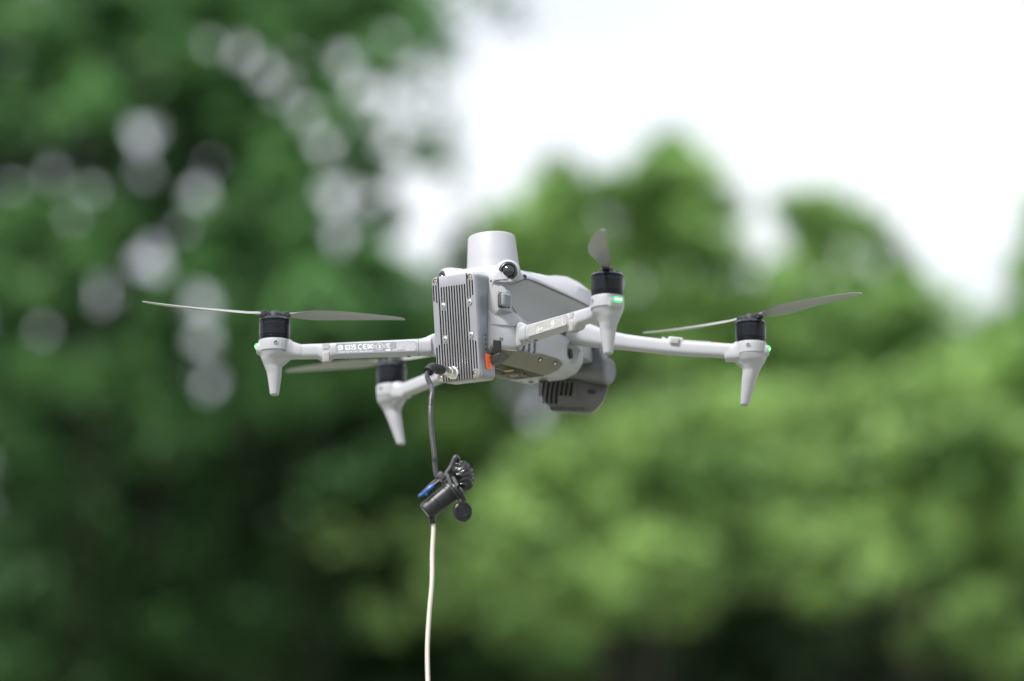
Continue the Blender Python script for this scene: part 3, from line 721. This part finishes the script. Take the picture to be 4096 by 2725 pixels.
    if clip_t is not None:
        p = path[0].lerp(path[-1], clip_t); d = (path[-1] - path[0]).normalized(); r, u, _ = frame(d)
        s_ = r if r.dot(side) > 0 else -r
        bm = bmesh.new()
        if rear: box(bm, p - u * 7.4 + s_ * 3.6, (9.0 * .78, 8.4, 10.5), (d, s_, u), r=1.7, seg=4)
        else: box(bm, p + s_ * 7.0 + u * .6, (8.2, 3.0, 6.0), (d, s_, u), r=.9, seg=3)
        part('fold_pad', bm, M['padgrey'], parent=o)
        if rear:
            bm = bmesh.new(); prism(bm, [(-3.2, 2.6), (3.4, 2.6), (2.6, -2.2), (-2.6, -2.2)], p + u * 2.6 + s_ * (halfs[2][0] + .55), d if d.cross(u).dot(s_) > 0 else -d, u, .25)
            part('pad_recess', bm, M['label2'], parent=o)
    return o, dict(path=path, side=side, mo=mo, halfs=halfs)
rear_path = [(48, -50, -24.5), (70, -63.3, -25.7), (100, -81.5, -27.3), (130, -99.7, -28.9), (160, -118, -30.2), (168, -122.8, -30.5)]
rear_half = [(6.4, 8.0), (6.0, 7.7), (5.9, 7.3), (5.8, 6.9), (5.8, 6.5), (5.8, 6.5)]
def rear_root(bm, sx):
    # hinge knuckle at the body, widening into the tube
    loft(bm, [superell((sx * x, y, z), V(sx * -.52, .85, 0).normalized(), V(0, 0, 1), a, b, 3.4) for x, y, z, a, b in
              ((34, -41.4, -22.6, 7.5, 11.7), (41.5, -46, -22.7, 7.5, 11.7), (45, -48, -23.0, 7.3, 10.8), (50, -51, -24.1, 6.8, 8.9), (55, -54.2, -24.8, 6.2, 7.9), (60, -57.3, -25.1, 6, 7.7))])
front_path = [(34, 64, 5), (48, 68.5, .5), (64, 74, -4.3), (84, 81.6, -8.4), (112, 92.6, -13), (140, 103.7, -16.6), (170, 115.4, -19.4), (186, 121.6, -20.5)]
front_half = [(9.5, 12), (8.8, 11), (7.6, 8.8), (6.2, 7.2), (5.9, 6.9), (5.9, 6.8), (5.8, 6.7), (5.8, 6.6)]
rr_arm, RR = build_arm(rear_path, rear_half, (170.1, -124.2), 0, (-.5, 1.7), 1, rear_root, clip_t=.66)
rl_arm, RL = build_arm(rear_path, rear_half, (170.1, -124.2), 0, (.5, 1.7), -1, rear_root, clip_t=.685)
fr_arm, FR = build_arm(front_path, front_half, (191.7, 124.2), 6.6, (-9, 3.4), 1, None, clip_t=.61, rear=False)
fl_arm, FL = build_arm(front_path, front_half, (191.7, 124.2), 8.2, (-9, 3.4), -1, None, clip_t=.61, rear=False)
# orange mark and raised catch on the front right arm
bm = bmesh.new(); p = V(163, 112.6, -12.6); box(bm, p, (9, 4, 1.6), (V(.93, .36, -.08).normalized(), V(-.36, .93, 0), V(0, 0, 1)), r=.5, mi=0)
part('orange_mark', bm, M['orange'], parent=fr_arm)
bm = bmesh.new(); dfa = V(.925, .365, -.1).normalized(); box(bm, (138, 102.8, -9.2), (44, 4, 1.4), (dfa, V(-.365, .925, 0), V(.1, 0, 1).normalized()), r=.5); box(bm, (117.5, 94.8, -6.8), (5, 4, 3), (V(.8, .3, -.5).normalized(), V(-.36, .93, 0), V(.45, .2, .85).normalized()), r=.7)
part('top_catch', bm, M['shell'], parent=fr_arm)

# label plates with their lettering
def arc(bm, c, X, Y, r, w, a0, a1, mi, n=14, th=.12):
    N = X.cross(Y); o = []
    for i in range(n + 1): t = math.radians(a0 + (a1 - a0) * i / n); o.append((math.cos(t) * (r + w / 2), math.sin(t) * (r + w / 2)))
    for i in range(n, -1, -1): t = math.radians(a0 + (a1 - a0) * i / n); o.append((math.cos(t) * (r - w / 2), math.sin(t) * (r - w / 2)))
    prism(bm, o, c, X, Y, th, mi)
def bar(bm, c, X, Y, x0, y0, x1, y1, w, mi, th=.12):
    d = V(x1 - x0, y1 - y0, 0); L = d.length; d.normalize(); nx, ny = -d.y * w / 2, d.x * w / 2
    prism(bm, [(x0 + nx, y0 + ny), (x0 - nx, y0 - ny), (x1 - nx, y1 - ny), (x1 + nx, y1 + ny)], c, X, Y, th, mi)
def plate_frame(info, t0, t1, du):
    a = info['path'][0]; b = info['path'][-1]; d = (b - a).normalized(); r, u, _ = frame(d)
    s_ = r if r.dot(info['side']) > 0 else -r
    p0, p1 = a.lerp(b, t0), a.lerp(b, t1)
    X = (p1 - p0).normalized()
    if X.cross(u).dot(s_) < 0: X = -X; p0, p1 = p1, p0
    L = (p1 - p0).length
    return p0 + s_ * (info['halfs'][2][0] + .02) + u * du, X, u, s_, L
PP, X, Y, Nn, L = plate_frame(RL, .10, .622, .1)
Hh = 9.6
bm = bmesh.new()
prism(bm, rrect(L, Hh, 1.6), PP + X * L / 2 - Nn * .7, X, Y, .95, 0)
c0 = PP + Nn * .25
K = L / 77.0                         # plate drawn on a 77 x 9.6 grid
def at(x, y): return c0 + X * (x * K) + Y * y
c = at(4.6, .9)
arc(bm, c, X, Y, 2.15, .55, 20, 165, 1); arc(bm, c, X, Y, 2.15, .55, 200, 345, 1); text_bm(bm, '10', 2.5, at(4.6, .85), X, Y, 1, align='CENTER', bold=.03)
prism(bm, [(-2.9, .2), (-1.4, .2), (-2.15, 1.0)], c, X, Y, .12, 1); prism(bm, [(1.4, -.2), (2.15, -1.0), (2.9, -.2)], c, X, Y, .12, 1)
c = at(11.6, .9)
arc(bm, c, X, Y, 1.75, .5, 0, 360, 1, 28); text_bm(bm, 'L', 2.0, at(11.6, .85), X, Y, 1, align='CENTER', bold=.03)
for a_ in (45, 135, 225, 315): arc(bm, c, X, Y, 2.6, .42, a_ - 24, a_ + 24, 1, 6)
text_bm(bm, 'UK', 3.0, at(14.8, 2.35), X, Y, 1, width=4.7, bold=.02); text_bm(bm, 'CA', 3.0, at(14.8, -.35), X, Y, 1, width=4.8, bold=.02)
arc(bm, at(24, 1.1), X, Y, 2.2, .62, 65, 295, 1); arc(bm, at(28.6, 1.1), X, Y, 2.2, .62, 65, 295, 1); bar(bm, at(28.6, 1.1), X, Y, -2.1, 0, .6, 0, .55, 1)
text_bm(bm, 'EAC', 5.6, at(30.4, 1.1), X, Y, 1, width=5.2, bold=.015)
c = at(42.0, .9); arc(bm, c, X, Y, 3.0, .22, 0, 360, 1, 36); text_bm(bm, '2', 3.8, at(42.0, .8), X, Y, 1, align='CENTER', bold=.03)
for q, (l0) in enumerate((6.4, 5.6, 4.8)):
    yy = 1.5 - q * 1.0
    for s_ in (-1, 1): bar(bm, c, X, Y, s_ * 3.1, yy - .5, s_ * l0, yy - .5, .18, 1)
c = at(50.0, 1.2)
bar(bm, c, X, Y, -2.3, 2.3, 2.3, -2.3, .2, 1); bar(bm, c, X, Y, -2.3, -2.3, 2.3, 2.3, .2, 1)
for x0, y0, x1, y1 in ((-1.2, 1.5, 1.4, 1.5), (-1.0, 1.4, -.7, -1.6), (1.1, 1.4, .8, -1.6), (-.7, -1.6, .8, -1.6), (-.9, 2.0, 1.0, 2.0)): bar(bm, c, X, Y, x0, y0, x1, y1, .25, 1)
arc(bm, at(50.9, -.7), X, Y, .4, .25, 0, 360, 1, 12)
bar(bm, at(50, -2.9), X, Y, -1.9, 0, 1.9, 0, 1.0, 1)
text_bm(bm, '149403', 1.35, at(53.6, -2.9), X, Y, 1, width=4.6)
text_bm(bm, 'ASTM F3411-22a-RID-B', 1.4, at(2.2, -3.2), X, Y, 1, width=12.6); text_bm(bm, 'CAN ICES-003(B) / NMB-003(B)', 1.35, at(16.2, -3.2), X, Y, 1, width=18)
for q, ln in enumerate(('This device complies with part 15 of', 'the FCC Rules. Operation is subject', 'to the following two conditions: (1)', 'This device may not cause harmful', 'interference, and (2) this device must', 'accept any interference received,', 'including interference that may cause', 'undesired operation.')):
    if q < 7: text_bm(bm, ln, 1.3, at(58.2, 3.6 - q * .98), X, Y, 1, width=17.4, thick=.06)
    else: text_bm(bm, ln, 1.3, at(66.6, 3.6 - q * .98), X, Y, 1, width=9.0, thick=.06)
lb = part('label_plate', bm, [M['label'], M['ink']], parent=rl_arm, ang=20); lb['label'] = 'dark grey strip with white certification marks'
PP, X, Y, Nn, L = plate_frame(RR, .125, .60, .1)
bm = bmesh.new(); prism(bm, rrect(L, Hh, 1.6), PP + X * L / 2 - Nn * .7, X, Y, .95, 0)
c0 = PP + Nn * .25; K = L / 77.0
for q in range(9): bar(bm, at(0, 0), X, Y, 2 * K, 3.6 - q * .9, (16 - (q % 3) * 2) * K, 3.6 - q * .9, .34, 1)
for x_, r_ in ((21, 1.9), (27, 1.5)): lathe(bm, [(r_, 0), (r_, .12)], at(x_, -1.2), Nn, 20, mi=1)
arc(bm, at(20.5, -1.4), X, Y, 3.1, .6, 70, 290, 1)
for q in range(6): bar(bm, at(0, 0), X, Y, 30 * K, 3.4 - q * 1.25, (44 - (q % 2) * 3) * K, 3.4 - q * 1.25, .28, 1)
lathe(bm, [(1.9, 0), (1.9, .12)], at(47.5, .8), Nn, 20, mi=1); prism(bm, rrect(3, 5.4, 1), at(50.8, 1.0), X, Y, .12, 1); bar(bm, at(48.6, -2.8), X, Y, -2.6, 0, 2.6, 0, .9, 1)
arc(bm, at(56.4, .9), X, Y, 2.2, .4, 0, 360, 1, 24); bar(bm, at(56.4, .9), X, Y, -1.2, 0, 1.2, 0, .4, 1)
for x0, y0, x1, y1 in ((-1.8, -1.4, 0, 2), (0, 2, 1.8, -1.4), (-1.8, -1.4, 1.8, -1.4)): bar(bm, at(62, .9), X, Y, x0, y0, x1, y1, .4, 1)
for q in range(6): bar(bm, at(0, 0), X, Y, 66 * K, 3.2 - q * 1.2, 71 * K, 3.2 - q * 1.2, .5, 1)
bar(bm, at(0, -3.2), X, Y, 30 * K, 0, 44 * K, 0, .5, 1); bar(bm, at(0, -3.4), X, Y, 54 * K, 0, 73 * K, 0, .4, 1)
lb = part('label_plate', bm, [M['label2'], M['ink2']], parent=rr_arm, ang=20); lb['label'] = 'pale strip with washed-out white print'

# --- motors and propellers
def motor(info):
    mo = info['mo']; bm = bmesh.new()
    lathe(bm, [(9, .9), (12.6, .5), (13.9, -.6), (14.1, -1.6), (13.4, -1.9), (13.4, -2.6), (14.1, -2.8), (14.1, -3.6), (13.6, -3.9), (13.6, -4.5), (14.15, -4.8), (14.15, -15.4), (13.5, -15.7), (13.5, -16.5), (14.0, -16.8), (14.0, -17.5), (13.4, -17.8), (13.4, -18.7), (13.9, -18.9), (13.9, -20.5)], mo, (0, 0, 1), 72)
    o = part('motor', bm, M['dark'], ang=25)
    bm = bmesh.new(); lathe(bm, [(13.0, .72), (13.7, .1), (14.3, -.7), (14.3, -1.1), (13.8, -1.2)], mo, (0, 0, 1), 72); lathe(bm, [(13.9, -4.0), (14.3, -4.2), (14.3, -4.6), (13.9, -4.7)], mo, (0, 0, 1), 72)
    part('motor_ring', bm, M['ring'], parent=o)
def propeller(info, az, spin=1, R=123):
    mo = info['mo']; bm = bmesh.new()
    lathe(bm, [(9.4, .6), (9.4, 2.0), (8.6, 2.6), (6.5, 2.8), (6.5, 3.2), (6.0, 5.8), (5.0, 6.4), (3.5, 8.2), (.1, 8.6)], mo, (0, 0, 1), 40)
    a = math.radians(az); d = V(math.cos(a), math.sin(a), 0); s = V(-d.y, d.x, 0)
    for k_ in (-1, 1):
        box(bm, mo + d * (k_ * 9.5) + V(0, 0, 4.8), (9, 7.5, 3.6), (d, s, V(0, 0, 1)), r=1)
        lathe(bm, [(3.8, 2.4), (3.9, 7.0), (3.2, 7.6), (.1, 7.7)], mo + d * (k_ * 10.5), (0, 0, 1), 24)
    for k_ in range(8):
        t = 2 * math.pi * k_ / 8; box(bm, mo + V(math.cos(t) * 10.4, math.sin(t) * 10.4, 1.7), (1.6, 3.2, 2.2), (V(math.cos(t), math.sin(t), 0), V(-math.sin(t), math.cos(t), 0), V(0, 0, 1)))
    o = part('propeller', bm, M['hub'])
    for k_ in (1, -1):
        bm = bmesh.new(); secs = []; dd = d * k_; ss = s * k_ * spin
        for f_, ch, tw, sweep, dz in ((.08, 7, 8, 0, 4.8), (.13, 8, 14, 0, 5), (.2, 13, 18, 1, 5), (.3, 18.5, 16, 2.0, 5.2), (.42, 19.5, 13, 2.5, 5.6), (.56, 18, 10.5, 2, 6.2), (.7, 15, 8.5, .5, 7.0), (.84, 11.5, 7, -2, 8.0), (.94, 8, 6, -4.5, 8.8), (.985, 5, 6, -6.5, 9.2), (1, 1.5, 6, -8, 9.3)):
            t = math.radians(tw); c = mo + dd * (R * f_) + V(0, 0, dz)
            cv = ss * math.cos(t) + V(0, 0, 1) * math.sin(t); nv = V(0, 0, 1) * math.cos(t) - ss * math.sin(t)
            o_ = []
            for q in range(16):
                g = 2 * math.pi * q / 16; x = math.cos(g); th = (1.6 if f_ < .2 else .75) * (1 - .35 * f_)
                o_.append(c + cv * (x * ch / 2 + sweep) + nv * (math.sin(g) * th + .055 * ch * (1 - x * x)))
            secs.append(o_)
        loft(bm, secs); part('blade', bm, M['blade'], parent=o)
for i_ in (RL, FL, RR, FR): motor(i_)
propeller(RL, 28.4 + 14, -1); propeller(FL, 28.4 - 27, 1); propeller(RR, 28.4 + 84, -1); propeller(FR, 28.4 - 42, -1)

# --- gimbal camera (rolled about 8 degrees in its mount)
bm = bmesh.new()
lathe(bm, [(.1, -64), (10.5, -64), (12.2, -62.5), (12.2, -5), (11.7, -3.4), (12.5, -3.2), (12.6, -.8), (11.6, 1.0), (9.4, 1.6), (9.0, 1.3), (.1, 1.1)], (38, 139, -14.6), (1, 0, 0), 64)
gim = part('gimbal_camera', bm, M['gimbal'], ang=35)
pv = Vector((0, .135, -.012))
gim.matrix_local = Matrix.Translation((0, 0, .0698)) @ Matrix.Translation(pv) @ Matrix.Rotation(math.radians(8), 4, 'Y') @ Matrix.Translation(-pv)
bm = bmesh.new()
loft(bm, [superell((2, 122, 22), V(1, 0, 0), V(0, 1, 0), 17, 11, 3), superell((4, 131, 6), V(1, 0, 0), V(0, 1, 0), 18, 9, 3), superell((8, 138, -6), V(1, 0, 0), V(0, 1, 0), 18, 8, 3), superell((10, 140, -14), V(1, 0, 0), V(0, 1, 0), 16, 8, 3)])
part('yaw_neck', bm, M['gimbal'], parent=gim, ang=50)
bm = bmesh.new()
pl_ = [(4, 9), (20, 12), (28.5, 9.5), (33, 2), (37, -6), (38, -10), (4, -12)]
loft(bm, [[(x, 128, z) for x, z in pl_], [(x, 142, z) for x, z in pl_]]); br_ = part('bracket', bm, M['gimbal'], parent=gim, bevel=2.0)
bm = bmesh.new(); loft(bm, [superell((20.7, y, 4.3), V(.95, 0, -.1), V(0, 0, 1), 4.6, 2.2, 2) for y in (127.6, 128.4)]); part('port', bm, M['hole'], parent=gim)
bm = bmesh.new()
def gs(z, x0, x1, y0, xf, y1): return [(x0, y0 + 5, z), (x0 + 5, y0, z), (xf, y0, z), (x1, y0 + (x1 - xf) * .6, z), (x1 - 9, y1, z), (x0 + 4, y1, z)]
loft(bm, [gs(-25, -34, 35.5, 130, 9, 152), gs(-35, -33, 36, 129, 11.5, 154), gs(-43, -28.5, 35, 129, 16.5, 155), gs(-50, -23.5, 31, 130.5, 20, 154), gs(-53.6, -19, 27, 134, 22, 152)])
blk = part('camera_block', bm, M['gimbal2'], parent=gim, bevel=1.3); bake(blk)
cb = bmesh.new()
vz = [(-28.6, -42), (-23.6, -48.5), (-18.6, -49), (-13.6, -49), (-8.6, -49), (-3.6, -41), (1.4, -41), (6.4, -41)]
for x, zb in vz: prism(cb, rrect(3.5, -27 - zb, .5, 2), (x - 1.5, 134.5, (-27 + zb) / 2), (1, 0, 0), (0, 0, 1), 9)
cut(blk, cb); blk.data.set_sharp_from_angle(angle=math.radians(35))
for x, zb in vz:
    bm = bmesh.new(); box(bm, (x - 1.5, 134.0, (-27 + zb) / 2), (3.3, .4, -27 - zb - .2)); part('vent_slot', bm, M['hole'], parent=gim)
for i in range(9):
    bm = bmesh.new(); box(bm, (-16 + i * 4.7, 136.5, -53.4), (1.7, 12, 3.0), (V(.93, 0, .36), V(0, 1, 0), V(-.36, 0, .93)), r=.4); part('cooling_fin', bm, M['gimbal2'], parent=gim)
bm = bmesh.new(); dd = V(.51, -.86, 0)
loft(bm, [superell(V(23.6, 136.0, -35.0) + dd * (q + .4), V(.86, .51, 0), V(0, 0, 1), 4.2, 2.5, 2) for q in (-.5, .5)]); part('block_port', bm, M['hole'], parent=gim)
for i in range(4):
    bm = bmesh.new(); box(bm, (34.5 - i * 2.8, 131.6, -22.8), (1.1, 5, 1.6), (V(1, 0, 0), V(0, .75, -.66), V(0, .66, .75))); part('tube_fin', bm, M['gimbal'], parent=gim)

# ------------------------------------------------------------------ cables and in-line connector
RH = V(.8795, .476, 0); FH = V(-.476, .8795, 0)
P0 = V(18.3, -155, -173.1)
def Q(cx, cy, d=0): return P0 + RH * ((cx - 595) * .0561) - V(0, 0, (cy - 688) * .0576) + FH * d
def top(name, bm, mats, label=None, cat=None, **k):
    o = finish(name, bm, mats, **k); o.location = (0, 0, HOV)
    if label: tag(o, label, cat)
    return o
b0 = cb_ + ndir * 20.5
cab = empty('power_cable', (0, 0, HOV - .175), 'dark sleeved cable curving from the box plug down to the black connector', 'cable')
def cpart(name, bm, m, **k):
    o = finish(name, bm, m, cab, **k); o.location = (0, 0, .175); return o
bm = bmesh.new()
bp_ = spline([b0, b0 + ndir * 6, b0 + ndir * 11 + V(-.8, 0, .7), b0 + ndir * 15.5 + V(-1.6, 0, -.2), b0 + ndir * 18.5 + V(-2.2, 0, -3.0)], 8)
tube(bm, bp_, [4.4] * 4 + [4.6] * (len(bp_) - 4), 24, cap=True)
boot = cpart('rubber_boot', bm, M['rubber'], ang=50)
e_ = bp_[-1]; ed = (bp_[-1] - bp_[-3]).normalized()
bm = bmesh.new(); lathe(bm, [(4.65, -1), (4.7, .3), (4.2, .6), (3.2, .4), (3.0, -.2), (.1, -.3)], e_, ed, 28, mi=0); cpart('boot_mouth', bm, M['hole'])
bm = bmesh.new()
cpts = [e_ - ed * 1.5, e_ + ed * 3 + V(0, 0, -2), V(5.6, -143.5, -88), V(7.8, -149, -98), V(9.9, -153.5, -112), V(12.2, -155, -130)] + [Q(541, 300), Q(548, 440), Q(562, 560), Q(592, 640), Q(640, 690, 1)]
cs = spline(cpts, 10)
tube(bm, cs, [2.1] * len(cs), 18); cpart('cable_sleeve', bm, M['sleeve'], ang=60)
for i, (a, b, r_) in enumerate(((12, 17, 2.35), (30, 36, 2.2), (61, 66, 2.25))):
    bm = bmesh.new(); tube(bm, cs[a:b + 1], [r_ * .93] + [r_] * (b - a - 1) + [r_ * .93], 16); cpart('heat_shrink', bm, M['rubber'])

con = empty('cable_connector', (0, 0, HOV - .24), 'black taped in-line plug tilted above the white tether, with blue clip and dangling cap', 'connector')
def kpart(name, bm, m, **k):
    o = finish(name, bm, m, con, **k); o.location = (0, 0, .24); return o
a0, a1 = Q(418, 1155), Q(800, 850); ad = (a1 - a0).normalized()
L_ = (a1 - a0).length
bm = bmesh.new(); lathe(bm, [(.1, -1.2), (7.0, -1.2), (8.4, 0), (8.6, 2), (8.6, L_ * .40), (8.2, L_ * .405), (8.2, L_ * .42), (8.7, L_ * .43), (8.7, L_ * .86), (8.4, L_ * .87), (8.4, L_ * .89), (8.8, L_ * .9), (8.9, L_ + 1), (.1, L_ + 1)], a0, ad, 56)
kpart('plug_body', bm, M['rubber'], ang=30)
r_, u_, _ = frame(ad)
bm = bmesh.new()
for i in range(5):
    p = a0 + ad * (3.2 + i * .95) + (-FH * .62 + (-RH * .3 + V(0, 0, .72)) * .75).normalized() * 8.45
    box(bm, p, (.4, 5.2, .6), (ad, r_.lerp(RH, .2).normalized(), u_), r=.1)
kpart('grip_rib', bm, M['sleeve'])
bm = bmesh.new()
for h, rr, th in ((L_ + .3, 10.2, 2.2), (L_ + 3.6, 10.6, 1.8), (L_ + 6.4, 9.2, 1.6)):
    lathe(bm, [(rr - 1, -th / 2), (rr, -th / 2 + .3), (rr, th / 2 - .3), (rr - 1, th / 2)], a0, ad, 48, bump=None) if False else lathe(bm, [(rr - 1.2, h - th / 2), (rr, h - th / 2 + .3), (rr, h + th / 2 - .3), (rr - 1.2, h + th / 2)], a0, (ad + RH * .05 * (h - L_)).normalized(), 48)
box(bm, a0 + ad * (L_ + 2) + (u_ * 9.6), (7, 7, 3), (ad, r_, u_), r=.6)
kpart('collar', bm, M['rubber'])
bm = bmesh.new()
for i in range(5): box(bm, Q(628 + (i - 2) * 8, 578 - (i - 2) * -7, -1), (.9, 4, 4.4), ((RH * .6 + V(0, 0, -.8)).normalized(), FH, (RH * .8 + V(0, 0, .6)).normalized()), r=.15)
box(bm, Q(650, 625, -1), (6, 6, 7), (ad, FH, ad.cross(FH)), r=1)
kpart('latch', bm, M['sleeve'])
# crumpled tape wrap
bm = bmesh.new(); random.seed(11)
tp = [Q(905, 425), Q(935, 480), Q(970, 560), Q(1000, 640), Q(1010, 720), Q(975, 800)]
sp = spline(tp, 6); rad_ = [3.0 + 5.6 * math.sin(math.pi * min(1, .12 + .86 * i / (len(sp) - 1))) ** .7 for i in range(len(sp))]
tube(bm, sp, rad_, 30)
bmesh.ops.subdivide_edges(bm, edges=bm.edges[:], cuts=1, use_grid_fill=True)
from mathutils import noise
bm.normal_update()
for v in bm.verts:
    q = v.co / S
    f_ = abs(noise.noise(q * .22)) * 2.6 + abs(noise.noise(q * .5 + V(3, 1, 7))) * 1.6 - 1.2
    v.co += v.normal * f_ * S
kpart('tape_wrap', bm, M['tape'], ang=70)
bm = bmesh.new()
tube(bm, spline([Q(650, 700), Q(700, 620), Q(745, 545), Q(800, 465), Q(835, 385), Q(868, 318), Q(895, 318, 3), Q(905, 380, 6)], 6), 2.1, 16)
kpart('cable_loop', bm, M['sleeve'], ang=60)
# zip ties
bm = bmesh.new()
for s0, s1 in (((735, 600), (800, 790)), ((830, 650), (900, 800))):
    loft(bm, [[Q(s0[0] - 24, s0[1] + 8, -9), Q(s0[0] + 24, s0[1] - 8, -9), Q(s0[0] + 24, s0[1] - 8, -8), Q(s0[0] - 24, s0[1] + 8, -8)], [Q(s1[0] - 24, s1[1] + 10, -11), Q(s1[0] + 24, s1[1] - 8, -11), Q(s1[0] + 24, s1[1] - 8, -10), Q(s1[0] - 24, s1[1] + 10, -10)]])
kpart('tie_strap', bm, M['sleeve'], bevel=.3)
# strap and cap
bm = bmesh.new(); st = spline([Q(925, 800, -6), Q(955, 870, -7), Q(972, 940, -6), Q(985, 1010, -3), Q(985, 1080, 0)], 6)
loft(bm, [[p - RH * (1.5 + .5 * (i > 18)) - FH * .5, p + RH * (1.5 + .5 * (i > 18)) - FH * .5, p + RH * (1.5 + .5 * (i > 18)) + FH * .5, p - RH * (1.5 + .5 * (i > 18)) + FH * .5] for i, p in enumerate(st)])
kpart('cap_strap', bm, M['sleeve'], bevel=.25)
bm = bmesh.new(); cd = (-FH * .80 + RH * .5 - V(0, 0, .12)).normalized()
lathe(bm, [(.1, -3.6), (8.0, -3.6), (8.8, -2.6), (9.0, 1.0), (8.4, 1.8), (7.4, 1.9), (7.2, 1.5), (5.6, 1.5), (5.4, 1.9), (3.6, 2.0), (3.4, 1.6), (.1, 1.5)], Q(978, 1158, 0), cd, 48)
rr_, uu_, _ = frame(cd)
for t in (.5, 2.1, 3.6, 5.2): box(bm, Q(978, 1158, 0) + cd * 1.9 + (rr_ * math.cos(t) + uu_ * math.sin(t)) * 6.6, (1.6, 2.4, 1.0), (rr_ * math.cos(t) + uu_ * math.sin(t), rr_ * -math.sin(t) + uu_ * math.cos(t), cd), r=.25)
kpart('dust_cap', bm, M['rubber'])
# blue clip
bm = bmesh.new(); tube(bm, spline([Q(305, 940, -6), Q(370, 905, -7), Q(440, 850, -8), Q(500, 800, -8), Q(548, 755, -7)], 5), [1.2, 1.5, 1.5, 1.5, 1.45, 1.5, 1.7, 1.8, 1.85, 1.9, 2, 2, 2, 2, 2, 1.9, 1.8, 1.8, 1.75, 1.7, 1.5], 14)
box(bm, Q(418, 905, -8), (2.2, 1.6, 3.2), (RH, FH, V(0, 0, 1)), r=.5)
kpart('blue_clip', bm, M['blue'], ang=50)
bm = bmesh.new(); tube(bm, spline([Q(320, 965, -4), Q(300, 920, -4), Q(400, 830, -5), Q(470, 760, -5), Q(560, 695, -5), Q(640, 690, -5), Q(640, 730, -6), Q(540, 800, -5), Q(400, 930, -4), Q(320, 965, -4)], 5), .9, 10)
tube(bm, [Q(540, 770, -7.5), Q(630, 705, -7.5)], 1.6, 12)
kpart('clip_frame', bm, M['rubber'], ang=50)
# strain relief
bm = bmesh.new(); s0, s1 = Q(488, 1150, -1), Q(516, 1345, 0); sdv = (s1 - s0).normalized(); Ls = (s1 - s0).length
pf = [(3.0, 0), (3.2, 1.5)]
for i in range(4): h = 2.6 + i * 2.1; pf += [(3.35, h), (3.35, h + .9), (2.2, h + 1.0), (2.2, h + 1.9)]
pf += [(3.1, Ls - .6), (2.7, Ls)]
lathe(bm, pf, s0, sdv, 32); kpart('strain_relief', bm, M['rubber'], ang=30)
# tether
s1m = s1 / 1
bm = bmesh.new()
tp = [s1 - sdv * 3, s1 + sdv * 4, V(13.0, -155.5, -236), V(12.6, -155.5, -262), V(9.8, -155, -288), V(8.0, -155, -315), V(8.1, -155, -338), V(9.5, -155, -375), V(11, -152, -430)]
tp += [V(12, -140 + i * 6, -560 - i * 190) for i in range(9)] + [V(18, -60, -HOV * 1000 + 60), V(60, -20, -HOV * 1000 + 4), V(400, 100, -HOV * 1000 + 3), V(1500, 300, -HOV * 1000 + 3)]
tube(bm, spline(tp, 8), 1.85, 18)
teth = finish('tether_cable', bm, M['tether'], ang=60); teth.location = (0, 0, HOV)
tag(teth, 'cream white tether cable hanging down from the black connector', 'cable')
